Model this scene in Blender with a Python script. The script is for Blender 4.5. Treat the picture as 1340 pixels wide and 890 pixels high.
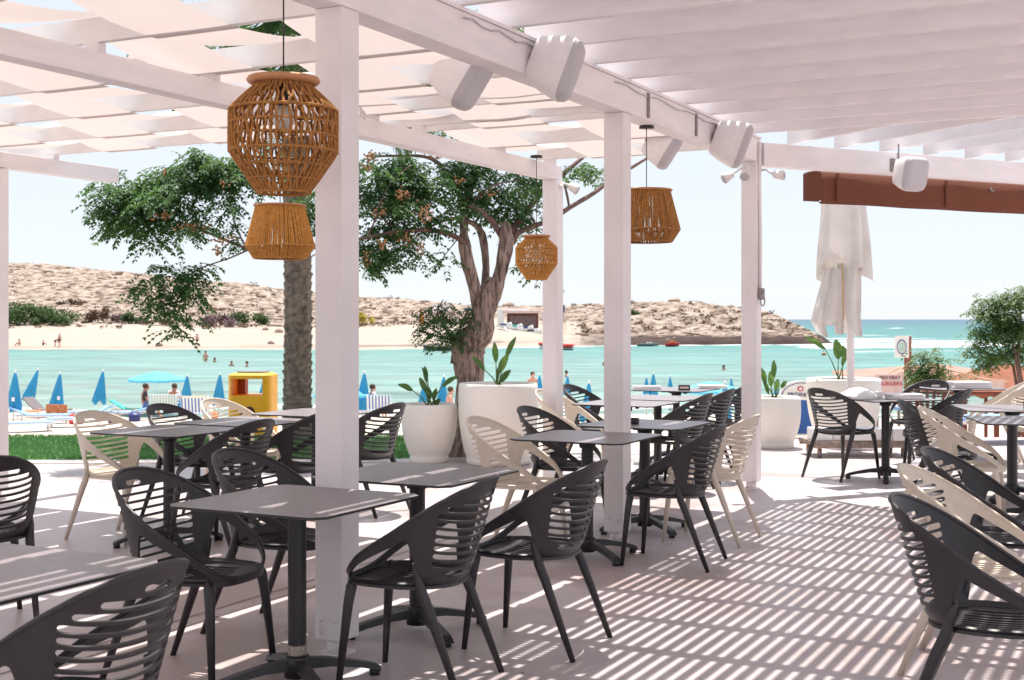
import bpy, bmesh, math, random
from mathutils import Vector, Matrix, noise
random.seed(7)
R = math.radians
for o in list(bpy.data.objects): bpy.data.objects.remove(o)
S = bpy.context.scene
COL = S.collection

# ------------------------------------------------------------------ camera, light, exposure
F = 1700.0          # focal length in photo pixels (photo 1340 wide)
CH = 1.48           # eye height
cam_d = bpy.data.cameras.new('camera'); cam = bpy.data.objects.new('camera', cam_d); COL.objects.link(cam)
cam.location = (0, 0, CH); cam.rotation_euler = (R(90), 0, 0)
cam_d.sensor_width = 36; cam_d.lens = F/1340*36; cam_d.shift_y = -27/1340
cam_d.clip_start = .05; cam_d.clip_end = 60000
cam_d.dof.use_dof = True; cam_d.dof.focus_distance = 6.5; cam_d.dof.aperture_fstop = 8
S.camera = cam
SUN_EL = 73.0; SUN_AZ = 3.0      # azimuth measured from +Y (out to sea) towards +X
w = bpy.data.worlds.new('World'); S.world = w; w.use_nodes = True
nt = w.node_tree
sky = nt.nodes.new('ShaderNodeTexSky'); sky.sky_type = 'NISHITA'; sky.sun_disc = False
sky.sun_elevation = R(SUN_EL); sky.sun_rotation = R(SUN_AZ); sky.air_density = 1.0; sky.dust_density = .25; sky.ozone_density = 1.2
bg = nt.nodes['Background']; hz_ = nt.nodes.new('ShaderNodeMixRGB'); hz_.inputs[0].default_value = .85   # milky sea haze evens the sky out
hz_.inputs[2].default_value = (5.3, 5.6, 6.1, 1); nt.links.new(sky.outputs[0], hz_.inputs[1]); nt.links.new(hz_.outputs[0], bg.inputs[0]); bg.inputs[1].default_value = .092
sd = bpy.data.lights.new('sun', 'SUN'); sd.energy = 4.5; sd.angle = R(.45); sd.color = (1, .95, .88)
sun = bpy.data.objects.new('sun', sd); COL.objects.link(sun); sun.location = (0, 10, 30)
dirv = Vector((math.sin(R(SUN_AZ))*math.cos(R(SUN_EL)), math.cos(R(SUN_AZ))*math.cos(R(SUN_EL)), math.sin(R(SUN_EL))))
sun.rotation_euler = dirv.to_track_quat('Z', 'Y').to_euler()
S.view_settings.view_transform = 'Standard'; S.view_settings.look = 'None'
S.view_settings.exposure = .88; S.view_settings.gamma = 1
S.render.engine = 'CYCLES'
S.cycles.max_bounces = 10; S.cycles.diffuse_bounces = 6; S.cycles.transmission_bounces = 6

# ------------------------------------------------------------------ materials
def _m(name):
    m = bpy.data.materials.new(name); m.use_nodes = True
    return m, m.node_tree, m.node_tree.nodes['Principled BSDF']
def mat(name, col, rough=.6, var=.12, scale=8, bump=0, bscale=60, metal=0, spec=.5, col2=None, stretch=None, detail=4, coat=0):
    m, t, b = _m(name)
    tc = t.nodes.new('ShaderNodeTexCoord'); mp = t.nodes.new('ShaderNodeMapping')
    t.links.new(tc.outputs['Object'], mp.inputs[0])
    if stretch: mp.inputs['Scale'].default_value = stretch
    n = t.nodes.new('ShaderNodeTexNoise'); n.inputs['Scale'].default_value = scale; n.inputs['Detail'].default_value = detail
    t.links.new(mp.outputs[0], n.inputs['Vector'])
    r = t.nodes.new('ShaderNodeValToRGB')
    c2 = col2 if col2 else tuple(c*(1-var) for c in col)
    c1 = col if col2 else tuple(min(1, c*(1+var*.6)) for c in col)
    r.color_ramp.elements[0].position = .32; r.color_ramp.elements[1].position = .68
    r.color_ramp.elements[0].color = (*c2, 1); r.color_ramp.elements[1].color = (*c1, 1)
    t.links.new(n.outputs[0], r.inputs[0]); t.links.new(r.outputs[0], b.inputs['Base Color'])
    b.inputs['Roughness'].default_value = rough; b.inputs['Metallic'].default_value = metal
    b.inputs['Specular IOR Level'].default_value = spec; b.inputs['Coat Weight'].default_value = coat
    if bump:
        n2 = t.nodes.new('ShaderNodeTexNoise'); n2.inputs['Scale'].default_value = bscale; n2.inputs['Detail'].default_value = 5
        t.links.new(mp.outputs[0], n2.inputs['Vector'])
        bp = t.nodes.new('ShaderNodeBump'); bp.inputs['Strength'].default_value = bump; bp.inputs['Distance'].default_value = .01
        t.links.new(n2.outputs[0], bp.inputs['Height']); t.links.new(bp.outputs[0], b.inputs['Normal'])
    return m
def translucent(m, col, fac=.45):
    t = m.node_tree; b = t.nodes['Principled BSDF']; out = t.nodes['Material Output']
    tr = t.nodes.new('ShaderNodeBsdfTranslucent'); tr.inputs[0].default_value = (*col, 1)
    mx = t.nodes.new('ShaderNodeMixShader'); mx.inputs[0].default_value = fac
    t.links.new(b.outputs[0], mx.inputs[1]); t.links.new(tr.outputs[0], mx.inputs[2]); t.links.new(mx.outputs[0], out.inputs[0])
    return m
M = {}
M['white_paint'] = mat('white_paint', (.81, .77, .78), .5, .07, 2.2, .25, 55)
M['wood_white'] = mat('white_painted_timber', (.81, .77, .785), .6, .06, 3.5, .2, 22, stretch=(1, 1, 4), detail=7)
M['fabric'] = translucent(mat('shade_cloth', (.66, .585, .555), .9, .06, 4, .1, 200), (.66, .575, .545), .32)
M['rafter_white'] = mat('cloth_rafter_timber', (.8, .78, .77), .6, .06, 5, .15, 30)  # white paint of the rafters that carry the cloth
M['dark_plastic'] = mat('charcoal_plastic', (.028, .025, .029), .42, .15, 30, .1, 250, spec=.5)
M['cream_plastic'] = mat('cream_plastic', (.66, .585, .49), .45, .06, 20, .08, 250)
M['black_metal'] = mat('black_powder_coat', (.018, .017, .02), .4, .15, 40, .15, 300)
M['worn'] = mat('chipped_paint', (.35, .3, .25), .7, .4, 90)
M['laminate'] = mat('mauve_laminate', (.225, .19, .20), .34, .16, 22, .04, 160, spec=.6)
M['laminate_edge'] = mat('black_laminate_edge', (.02, .018, .02), .5)
M['rope'] = mat('orange_brown_rope', (.42, .185, .045), .85, .35, 60, .5, 300)
M['rope_light'] = mat('golden_rope', (.58, .27, .06), .85, .3, 60, .5, 300)
M['lamp_cap'] = mat('lamp_cap', (.50, .24, .11), .6, .1, 20)
M['cord'] = mat('dark_cord', (.03, .025, .03), .5)
M['glass'] = mat('bulb_glass', (.7, .68, .62), .1, .02, 5, coat=1)
M['speaker_shell'] = mat('speaker_shell', (.80, .775, .78), .5, .04, 20)
M['speaker_grille'] = mat('speaker_grille', (.52, .50, .53), .6, .15, 400, .3, 500)
M['bracket'] = mat('grey_metal', (.28, .26, .26), .45, .2, 30, metal=.6)
M['awning'] = mat('rust_brown_canvas', (.17, .048, .022), .85, .3, 60, .4, 220, col2=(.12, .032, .015))
M['canvas_white'] = translucent(mat('off_white_canvas', (.74, .70, .68), .9, .12, 3, .2, 30), (.72, .67, .62), .2)
M['stain'] = mat('stained_canvas_edge', (.55, .36, .16), .9)
M['pot'] = mat('white_pot', (.80, .76, .70), .5, .05, 2.5, .08, 80)
def grime(m):
    t = m.node_tree; b = t.nodes['Principled BSDF']; src = b.inputs['Base Color'].links[0].from_socket
    g = t.nodes.new('ShaderNodeNewGeometry'); sp = t.nodes.new('ShaderNodeSeparateXYZ'); t.links.new(g.outputs['Position'], sp.inputs[0])
    mr = t.nodes.new('ShaderNodeMapRange'); mr.inputs[1].default_value = .02; mr.inputs[2].default_value = .28; mr.inputs[3].default_value = .30; mr.inputs[4].default_value = 0; t.links.new(sp.outputs[2], mr.inputs[0])
    n = t.nodes.new('ShaderNodeTexNoise'); n.inputs['Scale'].default_value = 16; n.inputs['Detail'].default_value = 6; t.links.new(g.outputs['Position'], n.inputs['Vector'])
    a = t.nodes.new('ShaderNodeMath'); t.links.new(mr.outputs[0], a.inputs[0]); t.links.new(n.outputs[0], a.inputs[1])
    k = t.nodes.new('ShaderNodeMapRange'); k.inputs[1].default_value = .76; k.inputs[2].default_value = .92; k.inputs[4].default_value = .45; t.links.new(a.outputs[0], k.inputs[0])
    mx = t.nodes.new('ShaderNodeMixRGB'); mx.inputs[2].default_value = (.40, .33, .29, 1); t.links.new(k.outputs[0], mx.inputs[0]); t.links.new(src, mx.inputs[1]); t.links.new(mx.outputs[0], b.inputs['Base Color'])
grime(M['white_paint'])
M['soil'] = mat('soil', (.08, .055, .04), .95, .4, 40, .6)
M['leaf'] = translucent(mat('leaf', (.055, .13, .045), .6, .5, 2.2, 0, spec=.3, col2=(.02, .07, .028)), (.14, .28, .05), .28)
M['leaf_light'] = translucent(mat('leaf_light', (.075, .14, .04), .5, .4, 2.5, 0, col2=(.04, .09, .03)), (.18, .30, .05), .25)
M['leaf_big'] = translucent(mat('paddle_leaf', (.075, .17, .045), .35, .3, 6, col2=(.04, .10, .03)), (.2, .36, .06), .25)
M['stalk'] = mat('leaf_stalk', (.12, .2, .05), .5)
M['berry'] = mat('orange_berries', (.36, .17, .07), .6, .3, 30)
M['bin'] = mat('yellow_bin_plastic', (.97, .43, .01), .45, .08, 6, .05)
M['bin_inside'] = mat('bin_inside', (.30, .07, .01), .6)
M['maroon'] = mat('maroon_print', (.10, .015, .03), .6)
M['blue_umb'] = translucent(mat('blue_parasol_cloth', (.04, .34, .58), .75, .15, 5), (.05, .45, .75), .25)
M['blue_open'] = translucent(mat('pale_blue_parasol_cloth', (.12, .52, .76), .75, .1, 5), (.3, .7, .85), .4)
M['blue_bed'] = mat('light_blue_sunbed_cloth', (.24, .42, .72), .7, .12, 4)
M['teal'] = mat('teal_towel', (.06, .42, .34), .9)
M['orange_towel'] = mat('orange_towel', (.62, .2, .07), .9, .3, 10)
M['grey_cloth'] = mat('grey_cushion', (.18, .15, .16), .9)
M['white_plain'] = mat('white_linen', (.8, .79, .79), .8, .05, 10, .2, 20)
M['skin'] = mat('tanned_skin', (.42, .19, .12), .55, .1, 10)
M['skin_pale'] = mat('pink_skin', (.62, .33, .24), .55, .1, 10)
M['hair'] = mat('brown_hair', (.05, .028, .018), .7)
M['shirt_white'] = mat('white_shirt', (.72, .72, .80), .8)
M['swim_black'] = mat('black_swimwear', (.02, .02, .025), .6)
M['swim_blue'] = mat('blue_shorts', (.08, .16, .4), .7)
M['red'] = mat('red_plastic', (.55, .03, .035), .5)
M['rubber'] = mat('black_rubber', (.02, .02, .022), .6)
M['terracotta'] = mat('terracotta_roof_cloth', (.42, .20, .16), .85, .12, 3, .15, 30)
M['orange_roof'] = mat('orange_brown_roof_cloth', (.24, .075, .035), .85, .2, 6, .2, 30)
M['brown_post'] = mat('brown_post', (.16, .035, .02), .7)
M['cart_wood'] = mat('worn_cart_wood', (.28, .22, .18), .8, .4, 14)
M['erd_blue'] = mat('sign_blue', (.015, .10, .36), .4)
M['navy'] = mat('sign_navy', (.02, .03, .16), .5)
M['pinkboard'] = mat('pink_board', (.72, .52, .47), .7)
M['hut_wood'] = mat('hut_timber', (.16, .07, .05), .8, .5, 3)
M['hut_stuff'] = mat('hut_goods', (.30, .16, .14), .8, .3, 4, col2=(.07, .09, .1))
M['kerb'] = mat('terrace_edge_stone', (.55, .48, .45), .8, .15, 3)
M['yellow_bush'] = mat('yellow_bush', (.5, .4, .05), .8)
M['bush'] = translucent(mat('coastal_bush', (.075, .13, .045), .8, .3, .3, col2=(.05, .085, .03)), (.1, .2, .05), .15)
M['bush_brown'] = mat('dry_bush', (.17, .11, .07), .85, .3, .5)
M['bush_purple'] = mat('purple_grey_bush', (.24, .16, .17), .85, .3, .5)
M['boulder'] = mat('boulder', (.36, .26, .2), .9, .3, 1)
M['hose'] = mat('rope_line', (.6, .45, .3), .8)
M['palm_trunk'] = mat('palm_trunk', (.30, .24, .20), .95, .5, 14, .8, 30, col2=(.11, .085, .075))

def bark():
    m, t, b = _m('bark')
    tc = t.nodes.new('ShaderNodeTexCoord'); mp = t.nodes.new('ShaderNodeMapping'); mp.inputs['Scale'].default_value = (1, 1, .14)
    t.links.new(tc.outputs['Object'], mp.inputs[0])
    n = t.nodes.new('ShaderNodeTexNoise'); n.inputs['Scale'].default_value = 26; n.inputs['Detail'].default_value = 6; n.inputs['Distortion'].default_value = .6
    t.links.new(mp.outputs[0], n.inputs['Vector'])
    r = t.nodes.new('ShaderNodeValToRGB'); e = r.color_ramp.elements
    e[0].position = .38; e[0].color = (.10, .065, .055, 1); e[1].position = .60; e[1].color = (.38, .27, .225, 1)
    t.links.new(n.outputs[0], r.inputs[0]); t.links.new(r.outputs[0], b.inputs['Base Color'])
    bp = t.nodes.new('ShaderNodeBump'); bp.inputs['Strength'].default_value = 1; bp.inputs['Distance'].default_value = .03
    t.links.new(n.outputs[0], bp.inputs['Height']); t.links.new(bp.outputs[0], b.inputs['Normal']); b.inputs['Roughness'].default_value = .9
    return m
M['bark'] = bark()
M['branch'] = mat('branch_bark', (.17, .10, .085), .9, .35, 20, .5, 60)

def floor_mat():
    m, t, b = _m('polished_terrace_screed')
    tc = t.nodes.new('ShaderNodeTexCoord')
    def nz(scale, det, dist=0):
        n = t.nodes.new('ShaderNodeTexNoise'); n.inputs['Scale'].default_value = scale; n.inputs['Detail'].default_value = det; n.inputs['Distortion'].default_value = dist
        t.links.new(tc.outputs['Object'], n.inputs['Vector']); return n
    a = nz(1.1, 7, .8); c = nz(14, 6)
    r = t.nodes.new('ShaderNodeValToRGB'); e = r.color_ramp.elements
    e[0].position = .3; e[0].color = (.40, .335, .335, 1); e[1].position = .70; e[1].color = (.60, .535, .54, 1)
    mx = t.nodes.new('ShaderNodeMath'); mx.operation = 'MULTIPLY_ADD'; mx.inputs[1].default_value = .25
    t.links.new(c.outputs[0], mx.inputs[0]); 
    ml = t.nodes.new('ShaderNodeMath'); ml.operation = 'MULTIPLY'; ml.inputs[1].default_value = .75
    t.links.new(a.outputs[0], ml.inputs[0]); t.links.new(ml.outputs[0], mx.inputs[2])
    t.links.new(mx.outputs[0], r.inputs[0])
    st_ = nz(.55, 8, 1.6); srr = t.nodes.new('ShaderNodeValToRGB'); srr.color_ramp.elements[0].position = .47; srr.color_ramp.elements[1].position = .62
    srr.color_ramp.elements[0].color = (.0, .0, .0, 1); srr.color_ramp.elements[1].color = (.8, .8, .8, 1); t.links.new(st_.outputs[0], srr.inputs[0])
    stm = t.nodes.new('ShaderNodeMixRGB'); stm.inputs[2].default_value = (.36, .28, .265, 1); t.links.new(srr.outputs[0], stm.inputs[0]); t.links.new(r.outputs[0], stm.inputs[1]); r = stm
    # small dark specks of dirt
    sp = nz(55, 2); sr = t.nodes.new('ShaderNodeValToRGB'); sr.color_ramp.elements[0].position = .72; sr.color_ramp.elements[1].position = .77
    sr.color_ramp.elements[0].color = (0, 0, 0, 1); sr.color_ramp.elements[1].color = (.6, .6, .6, 1)
    t.links.new(sp.outputs[0], sr.inputs[0])
    mc = t.nodes.new('ShaderNodeMixRGB'); mc.inputs[2].default_value = (.16, .11, .1, 1)
    t.links.new(sr.outputs[0], mc.inputs[0]); t.links.new(r.outputs[0], mc.inputs[1]); t.links.new(mc.outputs[0], b.inputs['Base Color'])
    rr = t.nodes.new('ShaderNodeMapRange'); rr.inputs[3].default_value = .28; rr.inputs[4].default_value = .55
    t.links.new(a.outputs[0], rr.inputs[0]); t.links.new(rr.outputs[0], b.inputs['Roughness'])
    bp = t.nodes.new('ShaderNodeBump'); bp.inputs['Strength'].default_value = .12; bp.inputs['Distance'].default_value = .01
    t.links.new(c.outputs[0], bp.inputs['Height']); t.links.new(bp.outputs[0], b.inputs['Normal'])
    return m
M['floor'] = floor_mat()

def sea_mat():
    m, t, b = _m('sea_water')
    g = t.nodes.new('ShaderNodeNewGeometry'); sx = t.nodes.new('ShaderNodeSeparateXYZ'); t.links.new(g.outputs['Position'], sx.inputs[0])
    n = t.nodes.new('ShaderNodeTexNoise'); n.inputs['Scale'].default_value = .03; n.inputs['Detail'].default_value = 5
    mp = t.nodes.new('ShaderNodeMapping'); mp.inputs['Scale'].default_value = (.35, 1.4, 1); t.links.new(g.outputs['Position'], mp.inputs[0]); t.links.new(mp.outputs[0], n.inputs['Vector'])
    # log depth
    lg = t.nodes.new('ShaderNodeMath'); lg.operation = 'LOGARITHM'; lg.inputs[1].default_value = 10; t.links.new(sx.outputs[1], lg.inputs[0])
    ad = t.nodes.new('ShaderNodeMath'); ad.operation = 'MULTIPLY_ADD'; ad.inputs[1].default_value = .22; t.links.new(n.outputs[0], ad.inputs[0]); t.links.new(lg.outputs[0], ad.inputs[2])
    # x makes the right (open) side deeper in colour
    xr = t.nodes.new('ShaderNodeMapRange'); xr.inputs[1].default_value = -10; xr.inputs[2].default_value = 60; xr.inputs[3].default_value = 0; xr.inputs[4].default_value = .22
    t.links.new(sx.outputs[0], xr.inputs[0])
    a2 = t.nodes.new('ShaderNodeMath'); t.links.new(ad.outputs[0], a2.inputs[0]); t.links.new(xr.outputs[0], a2.inputs[1])
    mr = t.nodes.new('ShaderNodeMapRange'); mr.inputs[1].default_value = 1.6; mr.inputs[2].default_value = 4.4; t.links.new(a2.outputs[0], mr.inputs[0])
    r = t.nodes.new('ShaderNodeValToRGB'); e = r.color_ramp.elements
    e[0].position = 0; e[0].color = (.27, .31, .26, 1); e[1].position = 1; e[1].color = (.02, .11, .20, 1)
    for p, c in ((.10, (.215, .325, .285)), (.2, (.155, .31, .275)), (.29, (.085, .275, .25)), (.38, (.045, .235, .205)), (.5, (.022, .19, .19)), (.7, (.018, .11, .16))):
        k = r.color_ramp.elements.new(p); k.color = (*c, 1)
    wn = t.nodes.new('ShaderNodeTexNoise'); wn.inputs['Scale'].default_value = .35; wn.inputs['Detail'].default_value = 8; wn.inputs['Roughness'].default_value = .65
    mpw = t.nodes.new('ShaderNodeMapping'); mpw.inputs['Scale'].default_value = (.16, .8, 1); t.links.new(g.outputs['Position'], mpw.inputs[0]); t.links.new(mpw.outputs[0], wn.inputs['Vector'])
    wa = t.nodes.new('ShaderNodeMath'); wa.operation = 'MULTIPLY_ADD'; wa.inputs[1].default_value = .42; t.links.new(wn.outputs[0], wa.inputs[0])
    ws = t.nodes.new('ShaderNodeMath'); ws.operation = 'SUBTRACT'; ws.inputs[1].default_value = .21; t.links.new(mr.outputs[0], ws.inputs[0]); t.links.new(ws.outputs[0], wa.inputs[2])
    t.links.new(wa.outputs[0], r.inputs[0])
    at = t.nodes.new('ShaderNodeAttribute'); at.attribute_name = 'foam'
    fn = t.nodes.new('ShaderNodeTexNoise'); fn.inputs['Scale'].default_value = .5; fn.inputs['Detail'].default_value = 7
    mp2 = t.nodes.new('ShaderNodeMapping'); mp2.inputs['Scale'].default_value = (.5, 1.2, 1); t.links.new(g.outputs['Position'], mp2.inputs[0]); t.links.new(mp2.outputs[0], fn.inputs['Vector'])
    fm = t.nodes.new('ShaderNodeMath'); fm.operation = 'MULTIPLY_ADD'; fm.inputs[1].default_value = 1.0; fm.use_clamp = True
    t.links.new(fn.outputs[0], fm.inputs[0]); 
    s2 = t.nodes.new('ShaderNodeMath'); s2.operation = 'SUBTRACT'; s2.inputs[1].default_value = 1.0; t.links.new(at.outputs['Fac'], s2.inputs[0]); t.links.new(s2.outputs[0], fm.inputs[2])
    fr = t.nodes.new('ShaderNodeMapRange'); fr.inputs[1].default_value = .0; fr.inputs[2].default_value = .25; t.links.new(fm.outputs[0], fr.inputs[0])
    mc = t.nodes.new('ShaderNodeMixRGB'); mc.inputs[2].default_value = (.72, .73, .73, 1)
    w2 = t.nodes.new('ShaderNodeTexNoise'); w2.inputs['Scale'].default_value = .8; w2.inputs['Detail'].default_value = 9; w2.inputs['Roughness'].default_value = .7
    mpv = t.nodes.new('ShaderNodeMapping'); mpv.inputs['Scale'].default_value = (.10, .55, 1); t.links.new(g.outputs['Position'], mpv.inputs[0]); t.links.new(mpv.outputs[0], w2.inputs['Vector'])
    wr = t.nodes.new('ShaderNodeMapRange'); wr.inputs[1].default_value = .36; wr.inputs[2].default_value = .64; wr.inputs[3].default_value = .45; wr.inputs[4].default_value = 1.08; t.links.new(w2.outputs[0], wr.inputs[0])
    mu = t.nodes.new('ShaderNodeMixRGB'); mu.blend_type = 'MULTIPLY'; mu.inputs[0].default_value = 1; t.links.new(r.outputs[0], mu.inputs[1]); t.links.new(wr.outputs[0], mu.inputs[2])
    t.links.new(fr.outputs[0], mc.inputs[0]); t.links.new(mu.outputs[0], mc.inputs[1]); t.links.new(mc.outputs[0], b.inputs['Base Color'])
    b.inputs['Roughness'].default_value = .35; b.inputs['Specular IOR Level'].default_value = .35
    wv = t.nodes.new('ShaderNodeTexNoise'); wv.inputs['Scale'].default_value = .9; wv.inputs['Detail'].default_value = 8; wv.inputs['Roughness'].default_value = .6
    mp3 = t.nodes.new('ShaderNodeMapping'); mp3.inputs['Scale'].default_value = (.3, 1, 1); t.links.new(g.outputs['Position'], mp3.inputs[0]); t.links.new(mp3.outputs[0], wv.inputs['Vector'])
    bp = t.nodes.new('ShaderNodeBump'); bp.inputs['Strength'].default_value = .8; bp.inputs['Distance'].default_value = .35
    t.links.new(wv.outputs[0], bp.inputs['Height']); t.links.new(bp.outputs[0], b.inputs['Normal'])
    return m
M['sea'] = sea_mat()

def hill_mat():
    m, t, b = _m('rocky_hillside')
    g = t.nodes.new('ShaderNodeNewGeometry')
    def nz(scale, det, rough=.6, st=(1, 1, 1)):
        mp = t.nodes.new('ShaderNodeMapping'); mp.inputs['Scale'].default_value = st; t.links.new(g.outputs['Position'], mp.inputs[0])
        n = t.nodes.new('ShaderNodeTexNoise'); n.inputs['Scale'].default_value = scale; n.inputs['Detail'].default_value = det; n.inputs['Roughness'].default_value = rough
        t.links.new(mp.outputs[0], n.inputs['Vector']); return n
    a = nz(.8, 9, .72, (.55, .32, 1.2)); 
    r = t.nodes.new('ShaderNodeValToRGB'); e = r.color_ramp.elements
    e[0].position = .38; e[0].color = (.10, .065, .05, 1); e[1].position = .62; e[1].color = (.44, .365, .31, 1)
    k = e.new(.46); k.color = (.23, .175, .145, 1); k = e.new(.52); k.color = (.35, .285, .24, 1)
    t.links.new(a.outputs[0], r.inputs[0])
    sat = t.nodes.new('ShaderNodeAttribute'); sat.attribute_name = 'sand'
    mc = t.nodes.new('ShaderNodeMixRGB'); sandn = t.nodes.new('ShaderNodeMixRGB'); sandn.inputs[1].default_value = (.50, .43, .375, 1); sandn.inputs[2].default_value = (.38, .31, .26, 1)
    s1 = nz(.12, 5); t.links.new(s1.outputs[0], sandn.inputs[0])
    t.links.new(sat.outputs['Fac'], mc.inputs[0]); t.links.new(r.outputs[0], mc.inputs[1]); t.links.new(sandn.outputs[0], mc.inputs[2])
    dat = t.nodes.new('ShaderNodeAttribute'); dat.attribute_name = 'shore_dark'
    m2 = t.nodes.new('ShaderNodeMixRGB'); m2.inputs[2].default_value = (.085, .06, .055, 1)  # darker tone at the cliff foot and in a band along the far sand
    t.links.new(dat.outputs['Fac'], m2.inputs[0]); t.links.new(mc.outputs[0], m2.inputs[1])
    t.links.new(m2.outputs[0], b.inputs['Base Color']); b.inputs['Roughness'].default_value = .95; b.inputs['Specular IOR Level'].default_value = .1
    bp = t.nodes.new('ShaderNodeBump'); bp.inputs['Strength'].default_value = 1; bp.inputs['Distance'].default_value = .8
    t.links.new(a.outputs[0], bp.inputs['Height']); t.links.new(bp.outputs[0], b.inputs['Normal'])
    return m
M['hill'] = hill_mat()
M['sand'] = mat('beach_sand', (.56, .48, .41), .95, .14, .5, .4, 6)
M['lawn_base'] = mat('lawn_soil', (.06, .15, .05), .95, .3, 3, .6, 60)
M['grass'] = translucent(mat('grass_blades', (.12, .23, .10), .7, .4, 1.2), (.1, .3, .05), .3)

# ------------------------------------------------------------------ mesh helpers
def at(px, py, Y):                     # a point of the place that is seen at a photo pixel, Y metres out
    return Vector(((px-670)/F*Y, Y, CH-(py-418)/F*Y))
def gnd(px, py, z=0):
    Y = (CH-z)*F/(py-418); return Vector(((px-670)/F*Y, Y, z))
class MB:
    def __init__(s): s.v = []; s.f = []; s.sm = []; s.mi = []
    def add(s, vs, fs, smooth=False, mi=0):
        o = len(s.v); s.v += [tuple(v) for v in vs]; s.f += [tuple(i+o for i in f) for f in fs]; s.sm += [smooth]*len(fs); s.mi += [mi]*len(fs); return s
    def box(s, c, d, rz=0, M4=None, mi=0, bev=0):
        c = Vector(c); x, y, z = d[0]/2, d[1]/2, d[2]/2
        if bev:
            bm = bmesh.new(); bmesh.ops.create_cube(bm, size=1)
            for v in bm.verts: v.co = Vector((v.co.x*d[0], v.co.y*d[1], v.co.z*d[2]))
            bmesh.ops.bevel(bm, geom=list(bm.edges), offset=bev, segments=2, affect='EDGES', profile=.6)
            vs = [v.co.copy() for v in bm.verts]; fs = [[v.index for v in f.verts] for f in bm.faces]; bm.free()
        else:
            vs = [Vector((i*x, j*y, k*z)) for i in (-1, 1) for j in (-1, 1) for k in (-1, 1)]
            fs = [(0, 1, 3, 2), (4, 6, 7, 5), (0, 4, 5, 1), (2, 3, 7, 6), (0, 2, 6, 4), (1, 5, 7, 3)]
        Rz = Matrix.Rotation(rz, 3, 'Z')
        if M4 is not None: vs = [M4 @ v for v in vs]
        return s.add([Rz @ v + c for v in vs], fs, False, mi)
    def tube(s, pts, rad, n=8, cap=True, smooth=True, mi=0, noise_amp=0, nfreq=2.0):
        pts = [Vector(p) for p in pts]
        if not hasattr(rad, '__len__'): rad = [rad]*len(pts)
        vs = []; prev = None
        for i, p in enumerate(pts):
            d = (pts[min(i+1, len(pts)-1)]-pts[max(i-1, 0)]).normalized()
            if prev is None:
                a = Vector((0, 0, 1)) if abs(d.z) < .9 else Vector((1, 0, 0)); u = d.cross(a).normalized()
            else: u = (prev - d*prev.dot(d)).normalized()
            prev = u; w_ = d.cross(u)
            for k in range(n):
                th = 2*math.pi*k/n; r = rad[i]
                dr = u*math.cos(th)+w_*math.sin(th)
                if noise_amp: r *= 1+noise_amp*noise.noise((p+dr*rad[i])*nfreq)+noise_amp*.6*noise.noise((p+dr*rad[i])*nfreq*3)
                vs.append(p+dr*r)
        fs = [(i*n+k, i*n+(k+1) % n, (i+1)*n+(k+1) % n, (i+1)*n+k) for i in range(len(pts)-1) for k in range(n)]
        if cap: fs += [tuple(range(n))[::-1], tuple(range((len(pts)-1)*n, len(pts)*n))]
        return s.add(vs, fs, smooth, mi)
    def lathe(s, prof, c=(0, 0, 0), n=32, mi=0, smooth=True, close=False):
        c = Vector(c); vs = [c+Vector((r*math.cos(2*math.pi*k/n), r*math.sin(2*math.pi*k/n), z)) for r, z in prof for k in range(n)]
        fs = [(i*n+k, i*n+(k+1) % n, (i+1)*n+(k+1) % n, (i+1)*n+k) for i in range(len(prof)-1) for k in range(n)]
        if close: fs += [tuple(range(n))[::-1], tuple(range((len(prof)-1)*n, len(prof)*n))]
        return s.add(vs, fs, smooth, mi)
    def prism(s, poly, axis_pt, ux, uy, th, mi=0):    # 2D polygon in plane (ux, uy), thickness th along the normal
        ux = Vector(ux); uy = Vector(uy); nn = ux.cross(uy).normalized(); o = Vector(axis_pt); n = len(poly)
        a = [o+ux*p[0]+uy*p[1]+nn*th/2 for p in poly]; b = [q-nn*th for q in a]
        fs = [tuple(range(n)), tuple(range(2*n-1, n-1, -1))]+[(i, i+n, (i+1) % n+n, (i+1) % n) for i in range(n)]
        return s.add(a+b, fs, False, mi)
    def ball(s, c, r, seg=10, rings=7, sc=(1, 1, 1), mi=0):
        c = Vector(c); vs = []; 
        for i in range(rings+1):
            t = math.pi*i/rings
            for k in range(seg):
                p = 2*math.pi*k/seg; vs.append(c+Vector((r*sc[0]*math.sin(t)*math.cos(p), r*sc[1]*math.sin(t)*math.sin(p), r*sc[2]*math.cos(t))))
        fs = [(i*seg+k, (i+1)*seg+k, (i+1)*seg+(k+1) % seg, i*seg+(k+1) % seg) for i in range(rings) for k in range(seg)]
        return s.add(vs, fs, True, mi)
    def build(s, name, m, parent=None, auto=None):
        me = bpy.data.meshes.new(name); me.from_pydata(s.v, [], s.f)
        me.polygons.foreach_set('use_smooth', s.sm); me.polygons.foreach_set('material_index', s.mi)
        for x in (m if isinstance(m, (list, tuple)) else [m]): me.materials.append(x)
        me.update()
        if auto: me.set_sharp_from_angle(angle=R(auto))
        o = bpy.data.objects.new(name, me); COL.objects.link(o)
        if parent: o.parent = parent
        return o
def tag(o, label=None, cat=None, group=None, kind=None):
    if label: o['label'] = label
    if cat: o['category'] = cat
    if group: o['group'] = group
    if kind: o['kind'] = kind
    return o
def empty(name, loc=(0, 0, 0), rz=0, label=None, cat=None, group=None):
    o = bpy.data.objects.new(name, None); COL.objects.link(o); o.location = loc; o.rotation_euler = (0, 0, rz); o.empty_display_size = .1
    return tag(o, label, cat, group)
def kids(o): return [c for c in COL.objects if c.parent == o]
def copy_tree(o, parent=None):
    c = o.copy(); COL.objects.link(c)
    if parent: c.parent = parent
    for ch in kids(o): copy_tree(ch, c)
    return c
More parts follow.
